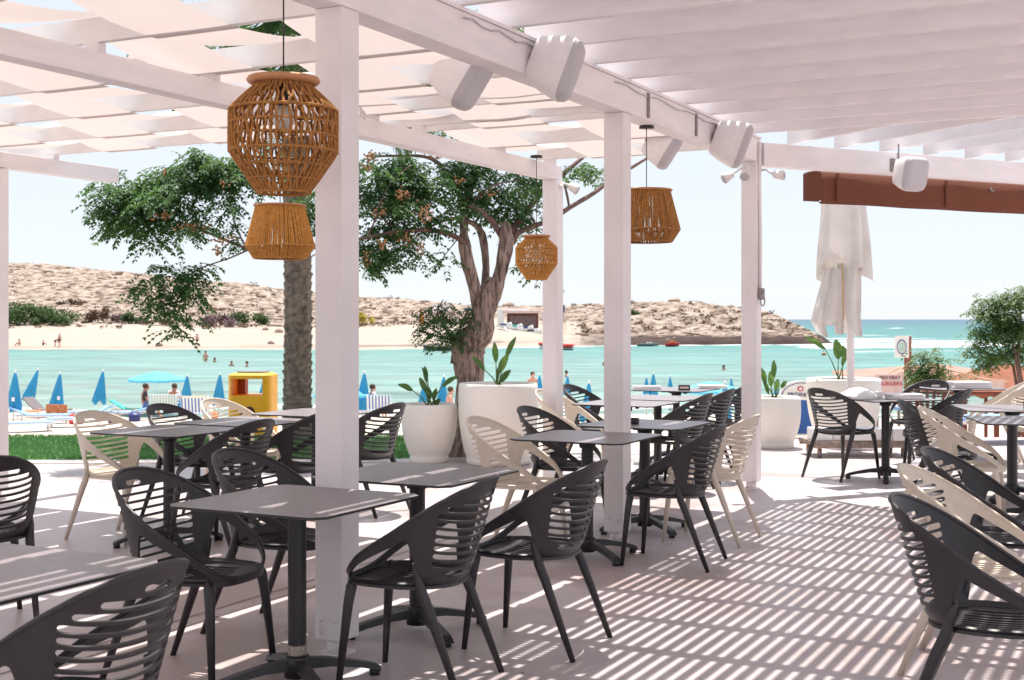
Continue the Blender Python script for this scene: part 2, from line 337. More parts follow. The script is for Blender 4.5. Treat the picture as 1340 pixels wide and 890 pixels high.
def bake(o, name, m, parent=None, delete=True):
    dg = bpy.context.evaluated_depsgraph_get(); dg.update()
    me = bpy.data.meshes.new_from_object(o.evaluated_get(dg)); me.name = name
    q = bpy.data.objects.new(name, me); COL.objects.link(q); q.matrix_world = o.matrix_world.copy()
    me.materials.clear(); me.materials.append(m)
    if delete: bpy.data.objects.remove(o)
    if parent: q.parent = parent
    return q
def text(s, size, m, loc, rot, parent, name='lettering', ext=.003):
    c = bpy.data.curves.new('t', 'FONT'); c.body = s; c.size = size; c.extrude = ext; c.align_x = 'CENTER'; c.align_y = 'CENTER'
    o = bpy.data.objects.new('t', c); COL.objects.link(o)
    q = bake(o, name, m, parent); q.location = loc; q.rotation_euler = rot
    return q

# ------------------------------------------------------------------ axes of the terrace
AU = R(27.1)
U = Vector((math.sin(AU), math.cos(AU), 0)); V = Vector((math.cos(AU), -math.sin(AU), 0))   # U runs along the main beam, V across it
RU = -AU                                  # z rotation that turns +Y into U
P1 = Vector((-.775, 5.76, 0))
def uv(u, v, z=0): return P1+U*u+V*v+Vector((0, 0, z))
P2 = Vector((.703, 8.66, 0)); P3 = Vector((2.087, 11.33, 0)); P4 = Vector((.365, 11.6, 0)); P0 = Vector((-4.25, 10.7, 0))

# ------------------------------------------------------------------ ground, sea, hills
def grid_obj(name, xs, ys, zf, m, kind='structure'):
    vs = [(x, y, zf(x, y)) for y in ys for x in xs]; n = len(xs)
    fs = [(j*n+i, j*n+i+1, (j+1)*n+i+1, (j+1)*n+i) for j in range(len(ys)-1) for i in range(n-1)]
    o = MB().add(vs, fs, True).build(name, m); return tag(o, kind=kind)
fl = MB()
fl.add([(-30, -14, 0), (30, -14, 0), (30, 16.3, 0), (4.5, 16.3, 0), (2.2, 14.9, 0), (-1.3, 13.75, 0), (-30, 13.2, 0)], [(0, 1, 2, 3, 4, 5, 6)])
tag(fl.build('terrace_floor', M['floor']), kind='structure')
jt = MB()
M['joint'] = mat('dark_joint', (.17, .13, .12), .9)
def strip(mb, a, b, wd, z):
    d = (b-a).normalized(); n = Vector((-d.y, d.x, 0))*wd/2
    mb.add([a-n+Vector((0, 0, z)), b-n+Vector((0, 0, z)), b+n+Vector((0, 0, z)), a+n+Vector((0, 0, z))], [(0, 1, 2, 3)])
for v_ in (-1.05, -.93): strip(jt, uv(-6, v_), uv(7.2, v_), .010, .004)
for u_ in (-2.9, 4.45): strip(jt, uv(u_, -.9), uv(u_, 6), .007, .004)
tag(jt.build('floor_joints', M['joint']), kind='structure')
M['leaf_litter'] = mat('dry_leaf', (.20, .12, .06), .9, .4, 30)
M['grit'] = mat('grit', (.12, .09, .08), .9, .4, 30)
lt = MB()
for i in range(150):
    u = random.uniform(-2, 6.5); v = random.uniform(-4, 4.5); p = uv(u, v, .004); a = random.uniform(0, 6.28); L = random.uniform(.004, .012)
    d = Vector((math.cos(a), math.sin(a), 0))*L; n_ = Vector((-d.y, d.x, 0))*.35; lt.add([p-d, p+n_+Vector((0, 0, .003)), p+d, p-n_+Vector((0, 0, .002))], [(0, 1, 2, 3)])
tag(lt.build('leaf_litter', M['leaf_litter']), 'tiny dry leaves and crumbs scattered on the terrace floor', 'litter', kind='stuff')
def beach_z(x, y):
    pr = [(13, -.03), (16.6, -.03), (17.6, -.3), (24, -1.75), (34, -1.9), (42, -2.0), (49, -2.18), (53, -2.38), (57, -2.7), (75, -4)]
    for (a, za), (b, zb) in zip(pr, pr[1:]):
        if y <= b:
            t = (y-a)/(b-a); return za+(zb-za)*t+(.05*noise.noise(Vector((x*.5, y*.5, 0))) if y > 26 else 0)
    return -4
xs = [-90+i*1.0 for i in range(181)]; ys = [13+i*.4 for i in range(120)]
grid_obj('beach', xs, ys, beach_z, M['sand'])
grid_obj('lawn', [-30+i*.5 for i in range(59)], [13.0+i*.4 for i in range(13)], lambda x, y: .004+(-.02 if y < 16.7 else -.02-(y-16.7)*.18), M['lawn_base'])
# grass blades
g = MB()
for i in range(45000):
    x = random.uniform(-9.5, .3); y = random.uniform(13.8, 16.7)
    if x > -1.5 and y < 13.9+.35*(x+1.5): continue
    h = random.uniform(.012, .028); a = random.uniform(0, 3.14); dx, dy = math.cos(a)*.006, math.sin(a)*.006; l = random.uniform(-.02, .02)
    g.add([(x-dx, y-dy, -.015), (x+dx, y+dy, -.015), (x+l, y+l, h)], [(0, 1, 2)])
tag(g.build('grass', M['grass']), 'short green lawn grass between terrace and beach', 'grass', kind='stuff')
tag(MB().box((-15.8, 13.2, -.02), (29, .14, .06), R(1.0)).build('terrace_edging', M['kerb']), kind='structure')

SEA = -2.4
def lerp_tab(tab, x):
    if x <= tab[0][0]: return tab[0][1]
    for (a, ya), (b, yb) in zip(tab, tab[1:]):
        if x <= b: return ya+(yb-ya)*(x-a)/(b-a)
    return tab[-1][1]
ytop = [(-500, 350), (0, 343), (60, 345), (130, 353), (200, 360), (300, 370), (360, 377), (420, 384), (470, 389), (540, 392), (600, 399), (660, 401), (740, 400), (780, 398), (830, 396), (880, 394), (915, 398), (960, 402), (1000, 411), (1030, 420), (1055, 432), (1075, 444), (1085, 452)]
ysho = [(-500, 458.5), (470, 458.5), (600, 457), (660, 455), (740, 454), (800, 452.5), (900, 452), (1085, 451)]
dridge = [(-500, 370), (0, 350), (400, 330), (600, 300), (800, 262), (900, 250), (1000, 235), (1060, 216), (1085, 206)]
ysand = [(-500, 436), (300, 434), (470, 431), (560, 428), (650, 428), (740, 442), (800, 446), (860, 445), (920, 441), (1000, 440), (1060, 443), (1085, 449)]
dsandw = [(-500, 32), (470, 30), (640, 24), (740, 10), (800, 3.0), (1085, 2.4)]
def hill_h(px, D, detail=True):
    Ds = 3.88*F/(lerp_tab(ysho, px)-418) + 1.5*noise.noise(Vector((px*.03, 0, 0)))
    Db = Ds+lerp_tab(dsandw, px); zb = CH-(lerp_tab(ysand, px)-418)/F*Db
    Dr = max(lerp_tab(dridge, px), Db+4); zr = CH-(lerp_tab(ytop, px)-418)/F*Dr
    if D < Ds: return -2.9-.02*(Ds-D)*3, Ds, Db, Dr
    if D < Db:
        t = (D-Ds)/(Db-Ds)
        if px > 760: t = min(1, t*1.5)
        z = SEA-.3+(zb-SEA+.3)*(t if px < 740 else t**.6)
    elif D < Dr:
        t = (D-Db)/(Dr-Db); z = zb+(zr-zb)*(t**1.15 if px < 740 else t**.8)
    else:
        t = (D-Dr)/90; z = zr-(zr+4)*t*t*(3-2*t) if t < 1 else -4
    if detail:
        x = (px-670)/F*D; k = min(1, max(0, (D-Db+1)/8)); k *= 1 if px > 740 else min(1, max(0, (D-Db-8)/22))
        amp = (.30 if px < 740 else .5)*k
        p = Vector((x*.16, D*.13, 0)); q = noise.fractal(p, 1.0, 2.1, 5)
        rid = abs(noise.noise(Vector((x*.05, D*.28, 3))))
        z += amp*(q*.9+rid*1.2-.35)
        z += .38*k*noise.noise(Vector((x*.45, D*.33, 7)))+.2*k*noise.noise(Vector((x*1.1, D*.7, 3)))
        if px <= 740 and D >= Ds: z += .12*noise.noise(Vector((x*.15, D*.2, 0)))*min(1, (D-Ds)/6)
        if px > 740 and D >= Ds: z += .3*noise.noise(Vector((x*.5, D*.5, 9)))
    return z, Ds, Db, Dr
pxs = [-600+i*3.0 for i in range(int(1690/3)+1)]
hv = []; hf = []; sandv = []; shore_dark_v = []
NR = 130
for px in pxs:
    _, Ds, Db, Dr = hill_h(px, 100, False)
    rows = [Ds-4+(Db+6-Ds)*i/34 for i in range(35)]; d0 = rows[-1]
    rows += [d0+(Dr+10-d0)*(i/75) for i in range(1, 76)] if Dr+10 > d0 else [d0+i*.5 for i in range(1, 76)]
    d1 = rows[-1]; rows += [d1+90*(i/20) for i in range(1, 21)]
    for D in rows:
        z, *_ = hill_h(px, D); hv.append(((px-670)/F*D, D, z))
        sx = (D-Db)/((Dr-Db) if Dr > Db else 1)
        nn = noise.noise(Vector(((px-670)/F*D*.04, D*.05, 0)))
        lim = .10+.08*nn if px < 640 else (.30+.2*nn if px < 760 else -.1)
        s = 1-min(1, max(0, (sx-lim)/.06)); sandv.append(s)
        if px > 740: wv = 1-min(1, max(0, (z-(SEA+1.25+.5*noise.noise(Vector((px*.03, 1, 0)))))/.25)); wv *= min(1, (px-740)/80)
        else:
            wv = 1-min(1, abs((D-Ds-7-2*nn)/2.2)); wv = max(0, wv)*(.22+.25*abs(nn)+(.45 if 430 < px < 660 else 0))
        shore_dark_v.append(max(0, wv))
NR = len(hv)//len(pxs)
for i in range(len(pxs)-1):
    for j in range(NR-1): a = i*NR+j; hf.append((a, a+NR, a+NR+1, a+1))
hill = MB().add(hv, hf, True).build('hills', M['hill']); tag(hill, kind='structure')
at_ = hill.data.attributes.new('sand', 'FLOAT', 'POINT'); at_.data.foreach_set('value', sandv)
at_ = hill.data.attributes.new('shore_dark', 'FLOAT', 'POINT'); at_.data.foreach_set('value', shore_dark_v)

# sea, one sheet that reaches the horizon
sv = []; sf = []; foam = []
na = 181; ds = [44+i*.5 for i in range(60)]; 
while ds[-1] < 40000: ds.append(ds[-1]*(1.012 if ds[-1] < 400 else 1.12))
for D in ds:
    for i in range(na):
        a = -.95+1.9*i/(na-1); px = 670+F*a; x = a*D
        n1 = noise.noise(Vector((x*.06, 0, 5))); n2 = noise.noise(Vector((x*.02, 0, 9)))
        f = 0
        for c, wd, am in ((51.2, 1.5, 1.0), (54.3, .9, .78), (58.5, .7, .62), (63, .6, .5)):
            e = abs(D-(c+1.6*n1+1.5*n2+ (x*.03)))/wd; f = max(f, am*max(0, 1-e*e))
        if 640 < px < 1090:
            Ds = 3.88*F/(lerp_tab(ysho, px)-418); e = abs(D-Ds+1)/(5+4*n1); f = max(f, .75*max(0, 1-e)+.1)
            if px > 905: e = abs(D-Ds+3)/(9+8*n2); f = max(f, .95*max(0, 1-e))
        if px > 1020:
            for c, wd, am in ((192, 22, 1.3), (225, 14, .85), (258, 10, .66), (160, 7, .6)):
                k = max(.0, 1-max(0, px-1180)/700) if c != 192 else max(.55, 1-max(0, px-1200)/400)
                e = abs(D-(c+9*n2+5*n1))/wd; f = max(f, am*k*max(0, 1-e*e)*min(1, (px-1020)/60))
        zz = SEA+(.30*math.sin(D*1.05+2.2*n1+x*.05)*max(0, (92-D)/35)*(.5+.7*abs(n2)) if D < 92 else 0)+.05*noise.noise(Vector((x*.3, D*.8, 0)))*(1 if D < 400 else 0)+(.28*max(0, f-.5) if D < 300 else 0)
        if D > 170 and D < 1500 and px > 900:
            c_ = noise.noise(Vector((x*.05, D*.09*(200/D)**.5, 2)))+.5*noise.noise(Vector((x*.2, D*.3*(200/D)**.5, 4))); f = max(f, min(.85, max(0, (c_-.38)*3.2)))
        foam.append(f); sv.append((x, D, zz))
for j in range(len(ds)-1):
    for i in range(na-1): a = j*na+i; sf.append((a, a+1, a+na+1, a+na))
sea = MB().add(sv, sf, True).build('sea', M['sea']); tag(sea, kind='structure')
at_ = sea.data.attributes.new('foam', 'FLOAT', 'POINT'); at_.data.foreach_set('value', foam)
tag(MB().add([(-30000, -30000, -4.5), (30000, -30000, -4.5), (30000, 30000, -4.5), (-30000, 30000, -4.5)], [(0, 1, 2, 3)]).build('ground', M['sand']), kind='structure')

# ------------------------------------------------------------------ pergola
ZB = 2.85; BH = .20; PW = .14
perg = empty('pergola', P1, 0, 'white painted timber pergola with slatted roof over the dining terrace', 'pergola')
def part(mb, name, m, root, **k):
    o = mb.build(name, m, None, k.get('auto')); o.parent = root; o.matrix_parent_inverse = Matrix.Translation(-Vector(root.location)); return o
def bar(a, b, wd, ht, bev=.006):          # board from a to b, bottoms at a.z
    d = b-a; L = math.hypot(d.x, d.y); rz = math.atan2(d.y, d.x); c = (a+b)/2
    return MB().box((c.x, c.y, c.z+ht/2), (L, wd, ht), rz, bev=bev)
for p, top in ((P1, ZB), (P2, ZB), (P3, ZB), (P4, 2.72), (P0, 2.72), (uv(-3.4, 0), ZB)):
    b = MB().box((p.x, p.y, (top+.07)/2), (PW, PW, top-.07-.002), RU, bev=.006)
    b.tube([(p.x, p.y, 0), (p.x, p.y, .075)], .045, 16)
    b.box((p.x, p.y, .006), (.12, .12, .012), RU)
    po = part(b, 'post', M['white_paint'], perg)
    sc = MB()
    for k in (-1, 1): sc.tube([p-U*(PW/2+.004)+V*.035*k+Vector((0, 0, .16)), p-U*(PW/2-.01)+V*.035*k+Vector((0, 0, .16))], .012, 10)
    part(sc, 'bolt', M['white_paint'], perg)
part(bar(uv(-7, 0, ZB), uv(6.33, 0, ZB), .15, BH), 'beam', M['wood_white'], perg)
led = MB()
part(bar(uv(-7, .0, ZB+BH+.002), uv(6.33, 0, ZB+BH+.002), .17, .02, .002), 'beam_cap', M['wood_white'], perg)
E = Vector((math.sin(R(63.2)), math.cos(R(63.2)), 0)); N_ = Vector((-E.y, E.x, 0))
P3t = P3+Vector((0, 0, ZB-.03)); a = P3t+E*.085; part(bar(a, P3t+E*7.5, .14, BH), 'beam', M['wood_white'], perg)
ZA = 2.72; vA = (P4-P1).dot(V)
part(bar(uv(-7, vA, ZA), uv(5.79, vA, ZA), .12, .13), 'beam', M['wood_white'], perg)
vB = (P0-P1).dot(V); part(bar(uv(-7, vB, ZA+.01), uv(4.15, vB, ZA+.01), .12, .13), 'beam', M['wood_white'], perg)
# roof rafters (deep boards across) with thin slats on top
ZR = ZB+BH+.024; RH = .17
rafs = [1.55+.565*k for k in range(-14, 10)]
rafs = [u for u in rafs if u < 6.45]
for k, u in enumerate(rafs):
    b = bar(uv(u, -.12, ZR), uv(u, 6.6, ZR), .045, RH, .004)
    part(b, 'rafter', M['wood_white'], perg)
for k in range(12):                        # wing over the skewed end beam
    t = .62+.55*k; q = P3+E*t; wd = (t*.81+.12)/.586; wd = min(wd, 9)
    A = q+N_*.26; B = q-N_*wd
    b = bar(Vector((A.x, A.y, ZR)), Vector((B.x, B.y, ZR)), .045, RH-.004, .004)
    part(b, 'rafter', M['wood_white'], perg)
ZS = ZR+RH+.002
for k in range(84):
    v = .01+.072*k; ext = 6.62
    b = MB(); a = uv(-6.5, v, ZS+.01); c = uv(ext, v, ZS+.01); m_ = (a+c)/2
    b.box(m_, (.048, (c-a).length, .02), RU); part(b, 'slat', M['wood_white'], perg)
# rafters that carry the cloth strips
RL = [-5.2, -4.3, -3.4, -2.5, -1.6, -.7, .2, 1.1, 1.97, 2.78, 3.42]; RRr = RL[:-1]+[3.0][:0]+[3.68, 4.68, 5.66]
ZC = 2.90; CHh = .13
for u in RL:
    right = -.09
    part(bar(uv(u, vB-1.2, ZC), uv(u, right, ZC), .045, CHh, .004), 'rafter', M['rafter_white'], perg)
for u in (3.68+.0, 4.68, 5.66):
    part(bar(uv(u, vA-.12, ZC), uv(u, -.09, ZC), .045, CHh, .004), 'rafter', M['rafter_white'], perg)
for u in RL:                                # packers between beam and rafters
    for vv, z0 in ((vA, ZA+.131), (vB, ZA+.141)):
        p = uv(u, vv); part(MB().box((p.x, p.y, (z0+ZC)/2), (.10, .06, ZC-z0-.003), RU), 'packer', M['wood_white'], perg)
for u in (4.68, 5.66):
    p = uv(u, vA); part(MB().box((p.x, p.y, (ZA+.131+ZC)/2), (.10, .06, ZC-ZA-.134), RU), 'packer', M['wood_white'], perg)
# steel hooks on the main beam
for i, u in enumerate((2.1, 3.6, 4.6)):
    h = MB(); p = uv(u, .082, ZB+.10); h.box(p, (.012, .03, .17), RU); part(h, 'strap', M['bracket'], perg)
p = P3+E*.0; 
h = MB(); q = P3t+E*1.62-N_*.078+Vector((0, 0, .2)); h.box(q, (.012, .012, .16)); part(h, 'strap', M['bracket'], perg)

cloth = empty('shade_canopy', uv(0, -1, ZC), 0, 'cream cloth strips woven over and under white rafters above the left tables', 'shade canopy')
sw = .575
for k in range(9):
    v0 = -.10-sw*(k+1); rl = (RL[:-1]+[3.68, 4.68, 5.66]) if k < 3 else RL
    if k < 3: rl = [-5.2, -4.3, -3.4, -2.5, -1.6, -.7, .2, 1.1, 1.97, 2.78, 3.68, 4.68, 5.66]
    prof = []
    for j, u in enumerate(rl):
        over = (j+k) % 2 == 0
        z = ZC+CHh+.012 if over else ZC-.012
        prof.append((u-.03, z, 0)); prof.append((u+.03, z, 0))
        if j < len(rl)-1:
            u2 = rl[j+1]; z2 = ZC-.012 if over else ZC+CHh+.012
            for s_ in range(1, 6):
                t = s_/6; prof.append((u+.03+(u2-u-.06)*t, z+(z2-z)*t-.035*math.sin(math.pi*t), 1))
    vs = []; fs = []; nseg = 5
    for (u, z, sg) in prof:
        for c in range(nseg):
            cc = c/(nseg-1); vv = v0+.012+(sw-.05)*cc
            rip = .006*noise.noise(Vector((u*3, vv*6, k)))-.02*sg*math.sin(math.pi*cc)*.6
            vs.append(uv(u, vv+.012*noise.noise(Vector((u*1.5, k, 2))), z+(rip if sg else 0)))
    for i in range(len(prof)-1):
        for c in range(nseg-1): a = i*nseg+c; fs.append((a, a+1, a+nseg+1, a+nseg))
    part(MB().add(vs, fs, True), 'cloth_strip', M['fabric'], cloth)

# conduits, padlock and spotlights on the far post
cd = empty('conduit_pipes', P3, 0, 'white vertical cable conduits strapped to the post beside the closed parasol', 'conduit')
for k, (o1, r) in enumerate(((.02, .011), (.05, .009))):
    q = P3+V*(PW/2+.012)+U*(-.045+o1)
    part(MB().tube([q+Vector((0, 0, 1.68)), q+Vector((.004, 0, 2.2)), q+Vector((-.004, 0, 2.7)), q+Vector((0, 0, 3.02))], r, 8), 'pipe', M['white_paint'], cd)
q = P3+V*(PW/2+.03)-U*.03+Vector((0, 0, 1.70))
part(MB().box(q, (.05, .04, .10), RU, bev=.006), 'switch_box', M['bracket'], cd)
b = MB(); ring = [q+Vector((.01+.018*math.cos(t*.63), 0, -.07-.045*math.sin(t*.63)+.01)) for t in range(11)]; b.tube(ring, .006, 6); part(b, 'hook', M['bracket'], cd)
pc = MB(); q = uv(5.7, vA)
for dz in (0, .03):
    pc.tube([uv(2.55, vA+.1, 2.83+dz), uv(2.5, vA+.1, 2.86+dz), uv(2.48, vA+.1, 2.93+dz), uv(2.6, vA+.5, 2.96+dz), uv(2.6, -.2, 2.97+dz)], .010, 6)
tag(pc.build('cable_pipe', M['white_paint']), 'thin white cable pipes bending over the inner beam beside the near post', 'pipe')

# ------------------------------------------------------------------ chair
def msq(name_f, us, vs_, pos, m, parent, name, thick, extra=None, k=1):
    """marching-squares sheet: keeps f>0, bends by pos, then thickened"""
    nu, nv = len(us), len(vs_); val = [[name_f(u, v) for u in us] for v in vs_]
    verts = []; key = {}; faces = []
    def vid(kk, u, v):
        if kk not in key: key[kk] = len(verts); verts.append(pos(u, v))
        return key[kk]
    for j in range(nv-1):
        for i in range(nu-1):
            cs = [(i, j), (i+1, j), (i+1, j+1), (i, j+1)]; poly = []
            for a in range(4):
                (i0, j0), (i1, j1) = cs[a], cs[(a+1) % 4]; f0, f1 = val[j0][i0], val[j1][i1]
                if f0 > 0: poly.append(vid((i0, j0), us[i0], vs_[j0]))
                if (f0 > 0) != (f1 > 0):
                    t = f0/(f0-f1); t = min(.98, max(.02, t))
                    kk = ('e',)+tuple(sorted(((i0, j0), (i1, j1))))
                    poly.append(vid(kk, us[i0]+(us[i1]-us[i0])*t, vs_[j0]+(vs_[j1]-vs_[j0])*t))
            if len(poly) >= 3: faces.append(poly)
    mb = MB(); mb.add(verts, faces, True)
    o = mb.build('tmp', m)
    sol = o.modifiers.new('s', 'SOLIDIFY'); sol.thickness = thick; sol.offset = 0
    dg = bpy.context.evaluated_depsgraph_get(); dg.update()
    me = bpy.data.meshes.new_from_object(o.evaluated_get(dg)); bpy.data.objects.remove(o)
    bm = bmesh.new(); bm.from_mesh(me)
    if extra:
        e = bpy.data.meshes.new('e'); e.from_pydata(extra.v, [], extra.f); e.polygons.foreach_set('use_smooth', extra.sm); bm.from_mesh(e)
    bm.to_mesh(me); bm.free(); me.name = name
    me.polygons.foreach_set('use_smooth', [True]*len(me.polygons)); me.set_sharp_from_angle(angle=R(50)); me.update()
    q = bpy.data.objects.new(name, me); COL.objects.link(q); q.parent = parent; return q
ZSE = .430
def wall_pos(ph, h):
    c, s = math.cos(ph), math.sin(ph)
    rx = .222+.145*h+.02*math.sin(min(1, h/.06)*math.pi/2); ry = (.185+.30*h+.02*min(1, h/.05)) if c > 0 else .255+.02*h
    e_ = .88 if c > 0 else .88-.26*min(1, -c*2)
    x = rx*math.copysign(abs(s)**e_, s); y = -ry*math.copysign(abs(c)**(.94 if c > 0 else .94-.24*min(1, -c*2)), c)
    return Vector((x, y, ZSE+h-.006))
def Hh(ph): return .012+.204*(1+math.cos(ph))
RR = .262
def smin(a, b, k=.012):
    h = max(0, min(1, .5+.5*(b-a)/k)); return b*(1-h)+a*h-k*h*(1-h)
slot_rows = [.046+.0318*i for i in range(11)]
def wall_f(ph, h):
    H = Hh(ph); a = abs(ph); d = H-h
    # side opening
    af = R(62)+R(10)*max(0, h-.03)/.12
    bw = .027+.045*max(0, min(1, (R(135)-a)/R(72)))**1.3
    o = smin(smin(h-.022, (H-bw-h), .010), (a-af)*RR, .022)
    d = min(d, -o)
    # back slots
    for hc in slot_rows:
        ca = (hc+.040)/.204-1
        if ca >= .985: continue
        am = min(R(51), math.acos(max(-1, ca))-R(4))
        if hc < .06: am = R(36)
        w_ = am*RR-.008
        if w_ < .01: continue
        u = a*RR; hh = hc+.026*(u/.25)**2
        dd = .0106-math.hypot(max(0, u-w_), h-hh)
        d = min(d, -dd)
    return d
def seat_f(x, y):
    rx = .238; ry = .20 if y < 0 else .262
    ex = 2.3 if y < 0 else 3.1
    d = (1-(abs(x/rx)**ex+abs(y/ry)**ex)**(1/ex))*.2
    for i in range(-5, 6):
        xc = i*.031*(1+.25*(y+.1)); L = .105 if abs(i) < 4 else .08
        dd = .0098-math.hypot(x-xc, max(0, abs(y-.02)-L)); d = min(d, -dd)
    return d
def seat_pos(x, y):
    r2 = min(1, (x/.238)**2+(y/.262)**2); return Vector((x, y, ZSE-.002-.022*(1-r2)+(.0 if y < .18 else -(y-.18)*.15)))
def make_chair(m):
    root = empty('armchair')
    n = 150; us = [-R(172)+R(344)*i/n for i in range(n+1)]; vs_ = [0+.428*j/84 for j in range(85)]
    rim = MB(); pts = []
    for i in range(97):
        ph = -R(178)+R(356)*i/96; pts.append(wall_pos(ph, Hh(ph)))
    rim.tube(pts+[pts[0]], .0085, 8, cap=False)
    lo = [wall_pos(-math.pi+2*math.pi*i/72, .004) for i in range(73)]; rim.tube(lo, .010, 8, cap=False)
    msq(wall_f, us, vs_, wall_pos, m, root, 'backrest', .0095, rim)
    msq(seat_f, [-.245+.49*i/84 for i in range(85)], [-.205+.475*j/70 for j in range(71)], seat_pos, m, root, 'seat', .011).data.materials
    for s in (-1, 1):
        f = MB().tube([(s*.180, .195, ZSE+.018), (s*.187, .204, ZSE-.02), (s*.196, .214, ZSE-.09), (s*.225, .245, 0)], [.012, .023, .0205, .0125], 10)
        f.build('leg', m, root)
        r = MB().tube([(s*.236, -.085, ZSE+.10), (s*.232, -.100, ZSE+.05), (s*.224, -.118, ZSE-.02), (s*.226, -.15, .34), (s*.238, -.285, 0)], [.006, .015, .022, .021, .0125], 10)
        r.build('leg', m, root)
    for c in kids(root):
        c.data.materials.clear(); c.data.materials.append(m)
    return root
proto_d = make_chair(M['dark_plastic']); proto_c = make_chair(M['cream_plastic'])
used = set()
def chair(x, y, ang, label, group, cream=False):     # ang: facing direction in degrees from +X
    p = proto_c if cream else proto_d
    if p.name in used: o = copy_tree(p)
    else: o = p; used.add(p.name)
    o.location = (x, y, 0); o.rotation_euler = (0, 0, R(ang-90)); tag(o, label, 'chair', group); return o
GD = 'dark slatted armchairs on the terrace'; GC = 'cream slatted armchairs on the terrace'
FV = -27.1; BV = 152.9
chair(-.39, 5.32, 161, 'dark armchair facing left at the table nearest the front post', GD)
chair(.10, 5.94, 156, 'dark armchair drawn up right of the second table from the front post', GD)
chair(-1.32, 5.40, -22, 'dark armchair with its open seat towards us, left of the front post table', GD)
chair(-1.10, 6.22, -24, 'dark armchair just behind the front post, left side of the second table', GD)
chair(-1.21, 3.50, 157, 'dark chair back closest to the camera at bottom left', GD)
chair(-2.60, 6.32, 118, 'dark armchair cut by the left edge of the photo', GD)
chair(.97, 7.92, 158, 'dark armchair seen side on in front of the middle post table', GD)
chair(1.33, 8.75, 153, 'cream armchair behind the dark chair right of the middle post', GC, True)
chair(.04, 8.33, -24, 'cream armchair in front of the large white planter', GC, True)
chair(.37, 9.32, FV, 'dark armchair between the large planter and the middle post', GD)
chair(.54, 11.62, FV, 'cream armchair beside the far thin post, right of the large planter', GC, True)
chair(.82, 12.5, FV, 'dark armchair farthest back beside the far thin post', GD)
chair(1.40, 11.25, BV, 'dark chair back right of the middle post, lowest of the far row of three', GD)
chair(1.72, 12.0, BV, 'dark chair back in the middle of the far row of three', GD)
chair(2.07, 12.98, BV, 'dark chair back touching the far post, rightmost of the far row', GD)
chair(-2.64, 8.82, -28, 'cream armchair at the left table beside the lawn', GC, True)
chair(-2.36, 9.58, -26, 'dark chair back peeping over the left table beside the lawn', GD)
chair(-1.86, 8.36, 153, 'dark armchair facing left at the table beside the lawn', GD)
chair(-1.55, 9.15, BV, 'dark armchair behind the front post in line with the palm trunk', GD)
chair(-2.12, 10.25, FV, 'cream chair back in front of the yellow litter bin', GC, True)
chair(-1.15, 10.0, 152, 'dark armchair between the front post and the small white planter', GD)
chair(3.09, 12.14, 33, 'dark armchair seen from behind in front of the box trolley', GD)
chair(4.18, 13.35, -140, 'dark armchair with oval back behind the napkin table by the green shrub', GD)
chair(3.84, 11.85, 168, 'dark armchair facing left at the napkin table by the trolley', GD)
chair(3.36, 10.15, -20, 'dark armchair seen almost edge on behind the tall cream chair', GD)
chair(3.25, 9.28, -24, 'cream armchair upright at the right hand bluish table', GC, True)
chair(2.32, 6.26, -30, 'dark armchair in the right row, between two cream ones', GD)
chair(1.98, 5.49, -28, 'cream armchair leaning into the right row behind the nearest dark chair', GC, True)
chair(1.67, 4.55, -25, 'dark armchair nearest the camera at the right edge', GD)
chair(4.93, 13.3, 165, 'cream chair back facing left under the right hand tree', GC, True)
chair(5.0, 12.4, 70, 'cream oval chair back cut by the right edge of the photo', GC, True)

# ------------------------------------------------------------------ tables
def make_table():
    root = empty('cafe_table'); s = .375; c = .048
    poly = [(-s+c, -s), (s-c, -s), (s, -s+c), (s, s-c), (s-c, s), (-s+c, s), (-s, s-c), (-s, -s+c)]
    n = 8; z1, z0 = .75, .740
    v = [(x, y, z1) for x, y in poly]+[(x, y, z0) for x, y in poly]
    f = [tuple(range(8))]; e = [(i+8, (i+1) % 8+8, (i+1) % 8, i) for i in range(8)]+[tuple(range(15, 7, -1))]
    mb = MB(); mb.add(v, f, mi=0); mb.add(v, e, mi=1); mb.build('tabletop', [M['laminate'], M['laminate_edge']], root)
    MB().box((0, 0, .726), (.30, .06, .022)).box((0, 0, .7245), (.06, .30, .020)).tube([(0, 0, .68), (0, 0, .712)], [.05, .055], 16).box((.1, .0, .712), (.03, .03, .02)).build('mounting_plate', M['black_metal'], root)
    MB().lathe([(.0375, .06), (.0375, .70)], n=24).build('column', M['black_metal'], root)
    MB().lathe([(.0, .035), (.052, .035), (.052, .115), (.046, .122), (.038, .122)], n=20).build('hub', M['black_metal'], root)
    for k in range(4):
        a = R(54.5)+k*math.pi/2; d = Vector((math.cos(a), math.sin(a), 0)); q = Vector((-d.y, d.x, 0))
        mb = MB(); sec = []
        for t, z, hh, ww in ((.035, .088, .045, .026), (.14, .080, .034, .025), (.26, .058, .026, .027), (.33, .040, .024, .029), (.355, .028, .022, .029)):
            c0 = d*t+Vector((0, 0, z)); sec += [c0-q*ww/1+Vector((0, 0, -hh/2)), c0+q*ww+Vector((0, 0, -hh/2)), c0+q*ww*.75+Vector((0, 0, hh/2)), c0-q*ww*.75+Vector((0, 0, hh/2))]
        fs = [(i*4+j, i*4+(j+1) % 4, (i+1)*4+(j+1) % 4, (i+1)*4+j) for i in range(4) for j in range(4)]+[(3, 2, 1, 0), (16, 17, 18, 19)]
        mb.add(sec, fs); o = mb.build('foot', M['black_metal'], root)
        MB().tube([d*.335+Vector((0, 0, 0)), d*.335+Vector((0, 0, .03))], .022, 12).build('foot_pad', M['black_metal'], o)
    return root
pt = make_table(); tfirst = [True]
